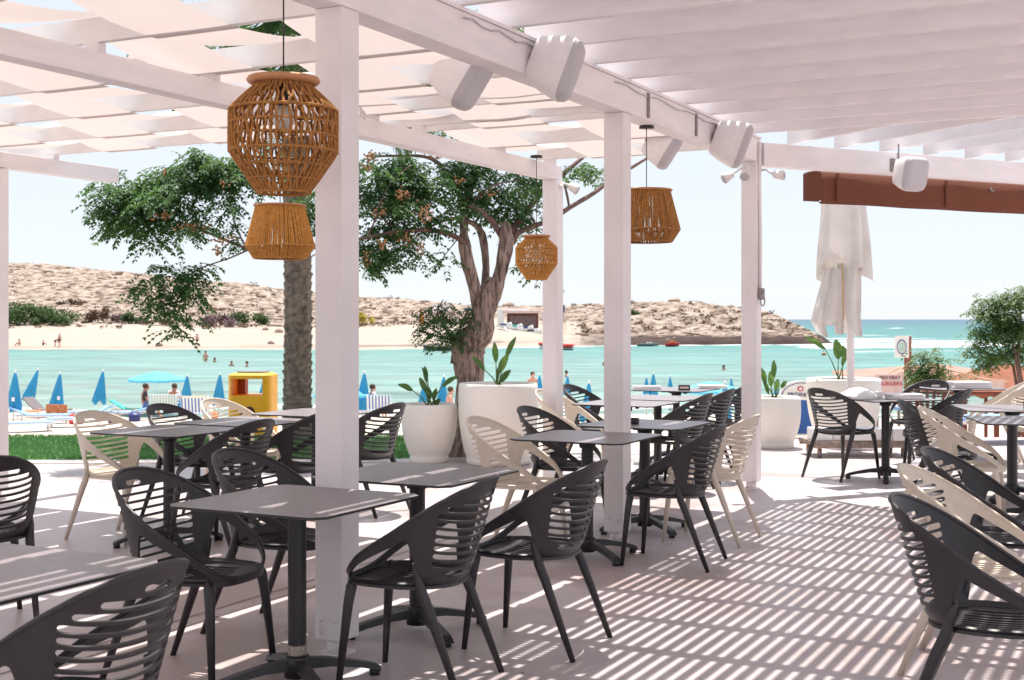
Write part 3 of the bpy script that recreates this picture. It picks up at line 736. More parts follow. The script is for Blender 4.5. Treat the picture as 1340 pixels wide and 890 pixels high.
def table(x, y, label, rot=None, sc=1):
    o = pt if tfirst[0] else copy_tree(pt); tfirst[0] = False
    o.location = (x, y, 0); o.rotation_euler = (0, 0, RU if rot is None else rot); o.scale = (sc, sc, 1)
    return tag(o, label, 'table', 'square cafe tables on the terrace')
T1 = table(-.87, 5.26, 'square mauve table whose top meets the front post')
T2 = table(-.45, 6.17, 'square mauve table just right of the front post, second from the camera', )
T0 = table(-1.54, 3.76, 'table corner with striped sunlight at bottom left of the photo')
T3 = table(.47, 8.10, 'square table in front of the middle post')
T4 = table(.93, 9.10, 'square table carrying the black ashtray')
T5 = table(1.0, 11.35, 'bare table behind the ashtray table, left of the middle post')
T6 = table(1.36, 12.12, 'bare dark table between two rows of far chairs')
T7 = table(1.72, 13.6, 'table with rolled white napkins and menu holder near the blue parasols')
T8 = table(-2.26, 8.56, 'left table beside the lawn with a cream chair at its left')
T9 = table(-1.91, 9.31, 'table pushed behind the left table beside the lawn')
T10 = table(-1.54, 10.2, 'table behind the front post, right of the yellow litter bin')
T11 = table(3.45, 12.0, 'table with a white linen bundle beside the box trolley', R(20))
T12 = table(4.12, 10.7, 'bluish table with a menu holder at the right edge', R(-8), 1.12)
T13 = table(3.78, 9.42, 'bluish table with two black columns in view, nearest at right edge', R(-8), 1.12)
T14 = table(4.78, 13.9, 'far right table with white folded cloths by the green shrub', R(10), 1.1)
cw = MB().lathe([(.0381, .125), (.039, .165), (.0381, .18)], (T1.location.x, T1.location.y, 0), 24).build('chipped_patch', M['worn']); cw.parent = T1; cw.matrix_parent_inverse = T1.matrix_world.inverted() if False else Matrix.Identity(4)
cw.location = -T1.location; cw.parent = None
bpy.data.objects.remove(cw)
MB().lathe([(.0379, .125), (.0387, .13), (.0387, .155), (.0379, .165)], n=16).build('worn_collar', M['worn'], T1)

# things on the tables
a = T4.location
tag(MB().lathe([(0, .751), (.045, .751), (.05, .757), (.05, .79), (.044, .79), (.042, .763), (0, .762)], (a.x-.09, a.y-.02, 0), 24).build('ashtray', M['black_metal']), 'round black ashtray on the table behind the middle post', 'ashtray')
def holder(x, y, z, rz, lab):
    r = empty('menu_holder', (x, y, z), rz, lab, 'menu holder', 'dark menu holders on tables')
    MB().box((0, 0, .0275), (.12, .05, .055), bev=.004).build('block', M['laminate_edge'], r)
    MB().box((0, -.0265, .028), (.09, .003, .022)).build('card', M['pinkboard'], r)
    return r
holder(1.77, 13.35, .752, R(-8), 'dark menu holder between rolled napkins near the blue parasols')
holder(4.17, 10.42, .752, R(-8), 'dark menu holder on the bluish table at the right edge')
def cloth_pile(px, py, Y, wx, wy, h, lab, name='folded_cloth', lay=3, rz=0):
    p = at(px, py, Y); mb = MB()
    for i in range(lay):
        mb.box((p.x+random.uniform(-.008, .008), p.y, .752+h*(i+.5)/lay), (wx*random.uniform(.92, 1), wy*random.uniform(.92, 1), h/lay*.92), rz+random.uniform(-.06, .06), bev=min(.012, h/lay*.35))
    return tag(mb.build(name, M['white_plain'], None, 40), lab, 'folded cloth', 'white cloths laid on tables')
cloth_pile(846, 506, 13.6, .30, .16, .035, 'rolled white napkins left of the far menu holder')
cloth_pile(932, 506, 13.7, .30, .16, .035, 'rolled white napkins right of the far menu holder')
cloth_pile(1183, 512, 11.9, .32, .24, .05, 'white folded cloth at the right of the trolley table', lay=4)
cloth_pile(1268, 508, 13.8, .42, .26, .07, 'thick white cloth stack on the far right table', lay=3)
cloth_pile(1222, 505, 14.0, .16, .14, .055, 'crumpled white cloth at the left of the far right table', lay=2, rz=.4)
p = at(1123, 515, 12.0); mb = MB(); vs = []; fs = []
n, mm = 22, 10
for j in range(mm+1):
    for i in range(n):
        t = j/mm*math.pi/2; q = 2*math.pi*i/n; rr = .17*math.cos(t)*(1+.18*noise.noise(Vector((math.cos(q)*2, math.sin(q)*2, t*2))))
        vs.append((p.x+rr*math.cos(q), p.y+rr*.8*math.sin(q), .752+.085*math.sin(t)*(1+.35*noise.noise(Vector((math.cos(q)*2.5, math.sin(q)*2.5, 4+t))))))
for j in range(mm):
    for i in range(n): fs.append((j*n+i, j*n+(i+1) % n, (j+1)*n+(i+1) % n, (j+1)*n+i))
tag(mb.add(vs, fs, True).build('linen_bundle', M['white_plain']), 'crumpled white linen bundle on the trolley table, left side', 'linen')
cr = empty('condiment_holder', (3.36, 12.05, .752), R(20), 'small pale condiment box on the trolley table', 'condiment holder')
MB().box((0, 0, .003), (.13, .08, .006)).box((0, -.037, .03), (.13, .005, .05)).box((0, .037, .03), (.13, .005, .05)).box((-.063, 0, .03), (.005, .068, .05)).box((.063, 0, .03), (.005, .068, .05)).build('tray', M['white_plain'], cr)
for k in (-1, 1): MB().lathe([(0, .007), (.018, .007), (.018, .05), (.012, .062), (0, .064)], (k*.03, 0, 0), 12).build('shaker', M['glass'], cr)

# ------------------------------------------------------------------ lamps
def strands(prof, n, rows, r, jit, mb, slant=1.0):
    """rope strands between rings of a lathe profile"""
    L = [0]
    for (a, b) in zip(prof, prof[1:]): L.append(L[-1]+math.hypot(b[0]-a[0], b[1]-a[1]))
    def P(t, ang):
        s = t*L[-1]
        for i in range(len(prof)-1):
            if s <= L[i+1]+1e-9:
                q = (s-L[i])/(L[i+1]-L[i]); rr = prof[i][0]+(prof[i+1][0]-prof[i][0])*q; z = prof[i][1]+(prof[i+1][1]-prof[i][1])*q; break
        return Vector((rr*math.cos(ang), rr*math.sin(ang), z))
    for j in range(rows):
        for i in range(n):
            a0 = 2*math.pi*i/n; st = 2*math.pi/n
            d0 = (st*.24 if (i+j) % 2 else -st*.24)*slant; d1 = -d0
            d0 += random.uniform(-jit, jit)*st; d1 += random.uniform(-jit, jit)*st
            t0, t1 = j/rows, (j+1)/rows
            mb.tube([P(t0, a0+d0), P((t0+t1)/2, a0+(d0+d1)/2), P(t1, a0+d1)], r*random.uniform(.85, 1.15), 5, cap=False)
    return L
def ringz(mb, rr, z, r, n=40):
    mb.tube([(rr*math.cos(2*math.pi*i/n), rr*math.sin(2*math.pi*i/n), z) for i in range(n+1)], r, 6, cap=False)
def hang(root, top, capz):
    MB().tube([(0, 0, capz), (0, 0, top)], .0035, 6).build('cord', M['cord'], root)
    MB().tube([(0, 0, top-.018), (0, 0, top)], [.055, .05], 20).build('ceiling_rose', M['cord'], root)
    MB().tube([(0, 0, capz-.10), (0, 0, capz-.012)], .02, 12).build('socket', M['cord'], root)
    MB().ball((0, 0, capz-.15), .045, 14, 9, (1, 1, 1.2)).build('bulb', M['glass'], root)
def urn_lamp(px, cy_top, Y, R0, top, lab, m, n=54, rows=9, rr=.0058, grp='woven rope pendant lamps'):
    base = at(px, cy_top, Y); root = empty('pendant_lamp', base, 0, lab, 'lamp', grp); k = R0/70.0
    prof = [(36*k, -6*k), (38*k, -14*k), (69*k, -43*k), (70*k, -46*k), (70*k, -98*k), (69*k, -101*k), (34*k, -152*k)]
    MB().lathe([(0, -1*k), (30*k, -1*k), (46*k, -2*k), (48*k, -6*k), (46*k, -9*k), (37*k, -13*k), (36*k, -9*k), (0, -8*k)], n=40).build('cap', M['lamp_cap'], root)
    mb = MB(); L = strands(prof, n, rows, rr, .22, mb)
    for (a, b) in ((70, -45), (70, -99), (35, -152)): ringz(mb, a*k, b*k, rr*1.1)
    for z_, r_ in ((-63, 70), (-80, 70), (-118, 57.5), (-135, 46)): ringz(mb, r_*k, z_*k, rr*.8)
    mb.build('shade', m, root); hang(root, top-base.z, -6*k)
def cone_lamp(px, cy_top, Y, R0, top, lab, m, n=120, gap=False, grp='woven rope pendant lamps'):
    base = at(px, cy_top, Y); root = empty('pendant_lamp', base, 0, lab, 'lamp', grp); k = R0/44.5
    prof = [(31*k, -2*k), (44.5*k, -54*k)]; prof2 = [(44.5*k, -54*k), (34*k, -70*k)]
    MB().lathe([(0, 0), (34*k, 0), (35*k, -1.2*k), (34*k, -2.4*k), (0, -2.4*k)], n=40).build('cap', M['lamp_cap'], root)
    mb = MB(); strands(prof, n, 1, .0056, .42, mb, .1); strands(prof2, n, 1, .0052, .3, mb, .1)
    for (a, b) in ((44.5, -54), (34, -70), (31, -3)): ringz(mb, a*k, b*k, .006)
    mb.build('shade', m, root); hang(root, top-base.z, -2*k)
urn_lamp(371, 100, 5.25, 70/F*5.25, 2.90, 'large open woven urn shaped lamp left of the front post', M['rope'])
cone_lamp(366.5, 268, 8.9, 44.5/F*8.9, 2.90, 'tapered golden rope lamp just below the large urn lamp', M['rope_light'], 118)
urn_lamp(702, 307, 11.1, 27/F*11.1, 2.88, 'small golden urn shaped lamp in front of the far thin post', M['rope_light'], n=74, rows=12, rr=.0046)
cone_lamp(846, 248, 9.2, 43.5/F*9.2, 2.85, 'tapered brown rope lamp right of the middle post', M['rope'], 110)

# ------------------------------------------------------------------ speakers
def speaker(p, face, tilt, size, lab, brk):
    """rounded wedge cabinet; face = heading of the grille in degrees from +X"""
    root = empty('loudspeaker', p, 0, lab, 'speaker', 'white loudspeakers on the pergola beams')
    d = Vector((math.cos(R(face))*math.cos(R(tilt)), math.sin(R(face))*math.cos(R(tilt)), math.sin(R(tilt)))).normalized()
    x = d.cross(Vector((0, 0, 1))).normalized(); z = x.cross(d)
    def se(t, e): c, s = math.cos(t), math.sin(t); return math.copysign(abs(c)**e, c), math.copysign(abs(s)**e, s)
    def loft(secs, nm, m, capf):
        n = 32; vs = []
        for (t, wx, wz) in secs:
            for i in range(n): a, b = se(2*math.pi*i/n, .45); vs.append(d*t+x*a*wx+z*b*wz)
        fs = [(i*n+k, i*n+(k+1) % n, (i+1)*n+(k+1) % n, (i+1)*n+k) for i in range(len(secs)-1) for k in range(n)]+[tuple(range(n)), tuple(range((len(secs)-1)*n, len(secs)*n))[::-1]]
        MB().add([tuple(v) for v in vs], fs, True).build(nm, m, root, 45)
    s = size
    loft([(-.42*s, .20*s, .30*s), (-.38*s, .27*s, .37*s), (-.1*s, .37*s, .46*s), (.12*s, .44*s, .50*s), (.2*s, .455*s, .51*s)], 'cabinet', M['speaker_shell'], 1)
    loft([(.203*s, .45*s, .505*s), (.30*s, .43*s, .48*s), (.36*s, .38*s, .42*s), (.375*s, .30*s, .34*s)], 'grille', M['speaker_grille'], 1)
    q = Vector(brk)-Vector(p); MB().tube([-d*.40*s, (q-d*.40*s)/2, q], .014, 8).ball(-d*.41*s, .03, 10, 7).box(q, (.05, .05, .12), RU, bev=.005).build('bracket', M['bracket'], root)
def bm_pt(px, side, dz):    # a point on the side face of the main beam seen at column px
    k = (px-670)/F; t = (k*P1.y-P1.x)/(U.x-k*U.y); return uv(t, side*.085, ZB+dz)
def spk_at(px, py, ref, side, out, face, tilt, size, lab, dz=.1, dpx=0):
    b = bm_pt(ref, side, dz); Y = b.y+V.y*side*out; p = at(px, py, Y); speaker(p, face, tilt, size, lab, b)
spk_at(727, 87, 690, 1, .22, -6, -20, .345, 'large white speaker on the inner side of the main beam, nearest one')
spk_at(603, 99, 640, -1, .25, -12, -32, .33, 'white speaker hanging below the main beam against the cloth roof')
spk_at(866, 193, 905, -1, .25, -12, -32, .30, 'white speaker half hidden behind the middle post')
spk_at(957, 187, 925, 1, .2, -6, -20, .35, 'white speaker at the far end of the main beam')
sp = P3+E*1.55; b = Vector((sp.x, sp.y, ZB+.05))-N_*.07
pp = at(1190, 227, b.y-.2); speaker(pp, -62, -12, .31, 'white speaker facing us on the far end beam above the brown awning', b)

cb = MB()
for u0, u1 in ((1.0, 2.2), (3.0, 5.4)):
    pts = []
    for i in range(13): t = i/12; pts.append(uv(u0+(u1-u0)*t, .082, ZB+.165+.012*math.sin(i*1.9)))
    cb.tube(pts, .005, 5)
tag(cb.build('speaker_cable', M['speaker_grille']), 'thin grey speaker cable clipped along the inner side of the main beam', 'cable')
def spot(p, d, lab, brk):
    root = empty('spotlight', p, 0, lab, 'spotlight', 'small white spotlights on posts'); d = Vector(d).normalized()
    MB().tube([-d*.05, -d*.04, d*.0, d*.05], [.018, .032, .038, .044], 16).build('head', M['speaker_shell'], root)
    MB().tube([d*.048, d*.054], .036, 16).build('lens', M['speaker_grille'], root)
    q = Vector(brk)-Vector(p); MB().tube([-d*.045, q*.5-d*.03+Vector((0, 0, .02)), q], .010, 8).ball(q, .022, 8, 6).build('arm', M['speaker_shell'], root)
f = P3-U*.09+Vector((0, 0, 2.79))
spot(at(953, 231, 11.2), (-.9, -.2, -.55), 'white spotlight aiming left beside the far post, outermost of three', f)
spot(at(975, 228, 11.15), (-.2, -.8, -.5), 'white spotlight aiming at us under the speaker on the far post', f+Vector((0, 0, .02)))
spot(at(1019, 229, 11.2), (.85, -.35, -.1), 'white spotlight on the right side of the far post', P3+V*.08+Vector((0, 0, 2.78)))
spot(at(750, 246, 11.6), (.8, -.1, -.5), 'white spotlight at the top of the far thin post', P4+V*.08+Vector((0, 0, 2.66)))

# ------------------------------------------------------------------ brown awning behind end beam
aw = empty('awning', P3+E*1+N_*.3+Vector((0, 0, 2.8)), 0, 'rust brown canvas awning valance below the far end beam', 'awning')
A0 = at(1071, 230, 12.1); 
mb = MB(); n = 60; vs = []; L = 6.0
for i in range(n+1):
    t = L*i/n; q = Vector((A0.x, A0.y, 0))+E*t
    bulge = .012*noise.noise(Vector((t*2, 0, 0)))
    for z, o in ((2.86, .0), (2.84, -.03), (2.72, -.045+bulge), (2.60, -.04+bulge*2), (2.555+.01*noise.noise(Vector((t*1.2, 5, 0))), -.02+bulge*2)):
        vs.append(q+N_*o+Vector((0, 0, z)))
    vs.append(q+N_*.0+Vector((0, 0, 2.575)))
fs = [(i*6+j, i*6+j+1, (i+1)*6+j+1, (i+1)*6+j) for i in range(n) for j in range(5)]
part(mb.add(vs, fs, True), 'valance', M['awning'], aw)
mb = MB()
for t in (.18, 1.55, 2.9, 4.3): q = Vector((A0.x, A0.y, 2.71))+E*t-N_*.058; mb.box(q, (.028, .016, .27), math.atan2(E.y, E.x), bev=.005)
part(mb, 'seam', M['awning'], aw)
roofp = MB(); q0 = Vector((A0.x, A0.y, 2.87)); roofp.add([q0, q0+E*L, q0+E*L+N_*.22, q0+N_*.22], [(0, 1, 2, 3)]); part(roofp, 'canopy', M['awning'], aw)
# side return of the valance and hooks
mb = MB(); a = Vector((A0.x, A0.y, 0)); mb.add([a+Vector((0, 0, 2.86)), a+N_*.22+Vector((0, 0, 2.86)), a+N_*.22+Vector((0, 0, 2.60)), a+Vector((0, 0, 2.575)), a-N_*.06+Vector((0, 0, 2.60)), a-N_*.07+Vector((0, 0, 2.74)), a-N_*.03+Vector((0, 0, 2.86))], [(0, 1, 2, 3, 4, 5, 6)]); part(mb, 'side_flap', M['awning'], aw)
mb = MB()
for t in (2.15, 3.0): q = Vector((A0.x, A0.y, 2.80))+E*t-N_*.06; mb.tube([q, q-Vector((0, 0, .03)), q+Vector((.03, 0, -.035))], .008, 6)
part(mb, 'hook', M['bracket'], aw)

# ------------------------------------------------------------------ closed white parasol
ps = at(1108, 418, 14.9); pc_ = Vector((ps.x, ps.y, 0))
par = empty('closed_parasol', pc_, 0, 'tall white canvas parasol folded shut with ragged pleats beyond the terrace end', 'parasol')
part(MB().tube([pc_+Vector((.045, 0, .02)), pc_+Vector((.045, 0, 3.3))], .045, 14).lathe([(0, 0), (.3, 0), (.3, .05), (.06, .07), (.06, .2)], pc_+Vector((.045, 0, 0)), 24), 'pole', M['white_paint'], par)
def pleat_shell(z1, z0, r1, r0, nf, amp, seed, cx=0, ragged=.12, xs_=1.0, skew=0):
    nn, mm = 120, 26; vs = []; fs = []
    for j in range(mm+1):
        t = j/mm
        for i in range(nn):
            th = 2*math.pi*i/nn; ph = nf*th+seed
            fold = math.sin(ph+.9*math.sin(2*th+seed)+t*.8)
            r = (r1+(r0-r1)*t)*(1+amp*(.4+.6*t)*fold+.12*noise.noise(Vector((math.cos(th)*2, math.sin(th)*2, seed+t*2))))
            zb_ = z0+ragged*math.sin(1.6*th+seed)+ragged*.7*abs(math.sin(ph/2))-ragged*.5
            z = z1+(zb_-z1)*t
            vs.append(pc_+Vector((cx+skew*t+r*math.cos(th)*xs_, r*math.sin(th)*.85, z)))
    for j in range(mm):
        for i in range(nn): fs.append((j*nn+i, (j+1)*nn+i, (j+1)*nn+(i+1) % nn, j*nn+(i+1) % nn))
    return MB().add(vs, fs, True)
def TZ(y): return CH-(y-418)/F*14.9
part(pleat_shell(3.25, TZ(352), .21, .272, 5, .24, 1.2, -.04, .10), 'canopy', M['canvas_white'], par)
def flap(pts, m=M['canvas_white'], wav=.04, nm='flap'):
    """hanging cloth tongue: pts = list of (pxL, pxR, y, depth offset)"""
    vs = []; c = 9
    for (a, b, y, o) in pts:
        for i in range(c):
            s = i/(c-1); p = at(a+(b-a)*s, y, 14.9+o+wav*math.sin(s*7+y*.02)); vs.append(p)
    fs = [(j*c+i, (j+1)*c+i, (j+1)*c+i+1, j*c+i+1) for j in range(len(pts)-1) for i in range(c-1)]
    o = MB().add(vs, fs, True).build(nm, m); o.parent = par; o.matrix_parent_inverse = Matrix.Translation(-Vector(par.location))
    return o
flap([(1080, 1094, 350, -.14), (1073, 1090, 375, -.14), (1066, 1084, 400, -.16), (1061, 1078, 420, -.16), (1068, 1082, 434, -.14), (1078, 1084, 441, -.12)])
flap([(1086, 1104, 352, -.19), (1084, 1103, 380, -.2), (1080, 1100, 402, -.2), (1076, 1097, 420, -.2), (1080, 1090, 426, -.2)])
flap([(1096, 1106, 345, -.13), (1094, 1106, 390, -.12), (1090, 1105, 415, -.12), (1094, 1104, 438, -.12)])
flap([(1104, 1124, 345, -.2), (1105, 1124, 380, -.2), (1105, 1126, 408, -.2), (1109, 1128, 428, -.2), (1122, 1129, 441, -.19)])
flap([(1112, 1127, 345, -.10), (1112, 1127, 400, -.10), (1112, 1126, 430, -.10)])
flap([(1100, 1112, 350, .16), (1090, 1115, 400, .18), (1092, 1118, 436, .18)])
part(MB().tube([at(1102, 344, 14.62), at(1103, 380, 14.66), at(1104, 420, 14.68)], .008, 6), 'rope', M['stain'], par)

# ------------------------------------------------------------------ planters with paddle-leaf plants
def pot(x, y, r_top, r_bot, h, lab, bulge=.03):
    root = empty('planter', (x, y, 0), 0, lab, 'planter', 'white planters at the terrace edge')
    prof = [(0, .0), (r_bot*.96, 0), (r_bot, .01), (r_bot, .06), (r_bot*.985, .065)]
    for i in range(1, 15):
        t = i/14; prof.append((r_bot+(r_top-r_bot)*t**.75+bulge*math.sin(math.pi*t), .065+(h-.065)*t))
    prof += [(r_top-.012, h+.006), (r_top-.03, h), (r_top-.035, h-.05), (r_top-.04, h-.12)]
    MB().lathe(prof, n=56).build('tub', M['pot'], root)
    MB().lathe([(0, h-.06), (r_top-.033, h-.07)], n=40).build('soil', M['soil'], root)
    return root
pot(-.86, 13.5, .285, .20, .60, 'small white planter in front of the leaning tree')
pot(-.14, 13.35, .405, .33, .82, 'large white planter right of the leaning tree trunk')
pot(3.03, 15.0, .295, .22, .585, 'white planter right of the far post before the blue arch sign')
pot(4.02, 15.75, .44, .33, .76, 'large white planter behind the closed parasol pole')
def paddle(mb, ms, base, tip0, tip1, wd, fold=.25):
    """stalk base->tip0, blade tip0->tip1"""
    base, tip0, tip1 = Vector(base), Vector(tip0), Vector(tip1); mid = (base+tip0)/2+Vector((0, 0, .03))
    ms.tube([base, mid, tip0, tip0+(tip1-tip0)*.5], [.009, .007, .005, .003], 6)
    d = (tip1-tip0); L = d.length; dn = d.normalized(); sd_ = dn.cross(Vector((0, -1, .2))).normalized(); nn = sd_.cross(dn)
    vs = []; N = 12
    for i in range(N+1):
        t = i/N; w_ = wd*math.sin(math.pi*min(1, t*.93+.035))**.7*(1-.35*t)
        c = tip0+d*t+Vector((0, 0, .10*L*math.sin(math.pi*t)*.5))
        for s in (-1, -.5, 0, .5, 1): vs.append(c+sd_*w_*s+nn*(fold*w_*abs(s)+.01*math.sin(t*9+s*3)))
    mb.add(vs, [(i*5+j, i*5+j+1, (i+1)*5+j+1, (i+1)*5+j) for i in range(N) for j in range(4)], True)
def plant(lab, Y, base_px, base_y, leaves):
    b = at(base_px, base_y, Y); root = empty('paddle_leaf_plant', b, 0, lab, 'plant', 'paddle leaf plants in the planters'); mb = MB(); ms = MB()
    for (x0, y0, x1, y1, wd, dy) in leaves:
        paddle(mb, ms, b+Vector((random.uniform(-.03, .03), random.uniform(-.03, .03), 0)), at(x0, y0, Y+dy*.5), at(x1, y1, Y+dy), wd/F*Y/2)
    part(mb, 'foliage', M['leaf_big'], root); part(ms, 'stems', M['stalk'], root)
plant('spiky paddle leaf plant in the small planter by the leaning tree', 13.5, 563, 537, [(540, 511, 521, 503, 9, -.1), (578, 506, 600, 492, 8, .1), (557, 512, 549, 494, 9, 0), (558, 500, 556, 479, 8, .1), (563, 522, 560, 506, 9, -.1), (567, 524, 571, 508, 8, 0), (568, 532, 576, 522, 9, -.1), (560, 500, 552, 480, 5, .1), (561, 520, 553, 500, 7, .05)])
plant('tall paddle leaf plant in the large planter by the leaning tree', 13.35, 652, 512, [(634, 484, 618, 467, 8, -.15), (649, 474, 647, 448, 10, 0), (662, 468, 675, 441, 9, .1), (653, 488, 665, 463, 12, -.1), (655, 500, 668, 484, 10, 0), (651, 498, 652, 480, 6, .1)])
plant('paddle leaf plant in the planter right of the far post', 15.0, 1013, 522, [(1002, 504, 996, 481, 9, 0), (1012, 496, 1013, 471, 9, .1), (1009, 506, 1008, 486, 10, -.1), (1022, 508, 1030, 498, 7, .1), (1006, 516, 999, 497, 7, 0), (1015, 512, 1018, 496, 9, -.1)])
plant('long arching paddle leaf plant behind the closed parasol', 15.75, 1100, 498, [(1080, 457, 1053, 441, 9, -.1), (1097, 470, 1094, 444, 15, .1), (1106, 472, 1103, 452, 12, .1), (1102, 478, 1108, 460, 8, 0)])

# ------------------------------------------------------------------ trees
def leaflet(mb, p, d, L, wd, nrm):
    d = d.normalized(); s = d.cross(nrm)
    if s.length < 1e-3: s = Vector((1, 0, 0))
    s = s.normalized()*wd; up = s.cross(d).normalized()*L*.08
    mb.add([p, p+d*L*.45+s+up, p+d*L, p+d*L*.45-s+up, p+d*L*.45], [(0, 1, 4), (1, 2, 4), (2, 3, 4), (3, 0, 4)])
def compound(mb, p, d, L, n, ll, droop=.8):
    q = p.copy(); v = d.normalized()
    for i in range(n):
        v = (v+Vector((0, 0, -droop/n))).normalized(); q = q+v*L/n
        side = v.cross(Vector((0, 0, 1)))
        if side.length < .01: side = Vector((1, 0, 0))
        side.normalize()
        for s in (-1, 1):
            dd = side*s+v*.7+Vector((0, 0, -.35+random.uniform(-.25, .25)))+Vector((random.uniform(-.25, .25), random.uniform(-.25, .25), 0))
            leaflet(mb, q, dd, ll*random.uniform(.75, 1.2), ll*.23, Vector((random.uniform(-.5, .5), random.uniform(-.5, .5), 1)))
    leaflet(mb, q, v, ll, ll*.2, Vector((0, 0, 1)))
def blob_leaves(mb, blobs, Y0, ll=.064, L=.22, n=5, clumps=9):
    for (cx, cy, rx, ry, dy, cnt) in blobs:
        cnt = int(cnt*1.12)
        cl = [(random.gauss(0, .55), random.gauss(0, .55), random.gauss(0, .7)) for _ in range(clumps)]
        for _ in range(cnt):
            c = random.choice(cl); a = c[0]+random.gauss(0, .24); b_ = c[1]+random.gauss(0, .24); e = c[2]+random.gauss(0, .3)
            Y = Y0+dy+e*rx/F*Y0*.8
            p = at(cx+a*rx, cy+b_*ry, Y); ang = random.uniform(0, 6.28)
            compound(mb, p, Vector((math.cos(ang), math.sin(ang), random.uniform(-.5, .3))), L*random.uniform(.7, 1.2), n, ll)
YT = 14.3
tree = empty('leaning_tree', gnd(598, 602), 0, 'gnarled forked tree with orange berries beside the white planters', 'tree')
def limb(mb, pts, n=12, amp=.12, sub=3, fq=5.0):
    P = [at(x, y, YT+dy) for (x, y, w_, dy) in pts]; Rr = [w_*.86/F*(YT+dy)/2 for (x, y, w_, dy) in pts]
    PP = []; RRr_ = []
    for i in range(len(P)-1):
        p0, p1, p2, p3 = P[max(i-1, 0)], P[i], P[i+1], P[min(i+2, len(P)-1)]
        for s in range(sub):
            t = s/sub; PP.append(.5*((2*p1)+(p2-p0)*t+(2*p0-5*p1+4*p2-p3)*t*t+(3*p1-p0-3*p2+p3)*t**3)); RRr_.append(Rr[i]+(Rr[i+1]-Rr[i])*t)
    PP.append(P[-1]); RRr_.append(Rr[-1]); mb.tube(PP, RRr_, n, noise_amp=amp, nfreq=fq)
tb = MB()
limb(tb, [(599, 606, 52, -.2), (606, 570, 44, -.2), (613, 530, 42, -.1), (616, 500, 42, 0), (614, 475, 48, 0), (612, 455, 58, 0), (624, 440, 46, 0), (632, 420, 36, 0), (634, 400, 33, 0), (637, 386, 32, 0), (639, 372, 18, .02), (640, 362, 6, .02)], 24, .22, 5)
limb(tb, [(604, 470, 38, .02), (597, 450, 22, .0), (590, 440, 8, 0)], 14, .3)
limb(tb, [(630, 425, 16, 0), (626, 398, 22, 0), (620, 372, 21, -.05), (612, 345, 20, -.1), (608, 322, 19, -.1), (607, 300, 14, 0), (610, 270, 11, .1), (613, 240, 9, .3)], 14, .2, 4)
limb(tb, [(636, 425, 14, 0), (644, 395, 23, 0), (652, 365, 21, 0), (659, 340, 21, 0), (663, 315, 22, 0), (662, 300, 20, 0), (660, 291, 14, 0)], 16, .25, 4)
limb(tb, [(634, 382, 13, .15), (636, 350, 12, .2), (634, 325, 12, .2), (630, 306, 12, .2), (622, 294, 9, .1), (608, 289, 6, 0), (590, 286, 5, 0), (565, 296, 4, -.2), (545, 310, 2.5, -.3)], 10, .15)
tb_o = part(tb, 'trunk', M['bark'], tree)
bb = MB()
for pts in ([(612, 322, 12, -.1), (600, 312, 9, -.2), (580, 304, 8, -.3), (555, 301, 7, -.5), (520, 303, 6, -.7), (480, 311, 5.5, -.9), (440, 318, 5, -1), (400, 326, 5, -1), (340, 327, 5, -1), (322, 325, 4.5, -1), (290, 312, 4, -1), (255, 298, 3.5, -1), (225, 288, 2.5, -1), (190, 276, 1.5, -1)],
            [(660, 312, 16, .1), (650, 298, 10, 0), (640, 285, 9, -.1), (625, 274, 8, -.2), (614, 270, 7, -.2)],
            [(668, 305, 15, .1), (674, 296, 11, .2), (690, 275, 9, .4), (712, 250, 8, .6), (740, 225, 7, .9), (770, 200, 5, 1.2)],
            [(668, 318, 14, .1), (678, 305, 10, .1), (695, 297, 9, .2), (720, 288, 8, .3), (745, 272, 8, .4), (775, 254, 7, .6), (800, 236, 6, .8), (850, 205, 4, 1)],
            [(745, 272, 4, .4), (742, 255, 4, .4), (738, 240, 3, .3)],
            [(607, 300, 9, 0), (602, 260, 8, .3), (590, 235, 8, .5), (575, 215, 7, .6), (555, 205, 5, .7), (520, 204, 4, .7), (480, 205, 3, .7)],
            [(613, 260, 8, .2), (625, 220, 7, .4), (636, 190, 6, .6), (640, 150, 5, .8)],
            [(600, 250, 7, .3), (604, 210, 6, .3), (596, 160, 5, .3), (580, 90, 4, .3)],
            [(480, 311, 3, -.9), (492, 285, 2.5, -.9), (500, 260, 2, -.8), (515, 235, 2, -.7), (540, 215, 1.5, -.6)],
            [(520, 303, 2.5, -.7), (490, 275, 2, -.7), (470, 255, 2, -.7), (445, 270, 1.5, -.7)],
            [(322, 323, 3, -1), (310, 300, 2.4, -1), (300, 265, 2, -1), (285, 232, 1.6, -1)],
            [(325, 327, 3, -1), (300, 338, 2.4, -1), (270, 348, 2, -1), (250, 357, 1.6, -1)],
            [(600, 312, 2, -.2), (585, 330, 1.6, -.3), (575, 345, 1.2, -.3)],
            [(590, 442, 5, 0), (580, 425, 4, -.1), (572, 410, 2.5, -.2), (580, 392, 1.6, -.2)],
            [(592, 445, 4, 0), (565, 438, 2.5, -.1), (545, 432, 1.4, -.1)], [(600, 440, 4, 0), (605, 420, 3, 0), (615, 405, 2, 0)],
            [(614, 270, 4, -.1), (640, 245, 3, -.1), (680, 235, 2, 0)], [(700, 290, 3, .2), (685, 268, 2.5, .2), (675, 245, 2, .2)],
            [(690, 300, 2.4, .2), (702, 330, 1.8, .1), (706, 348, 1.2, .1)]):
    limb(bb, pts, 8, .12, 3)
part(bb, 'branches', M['branch'], tree)
lm = MB()
K = 1
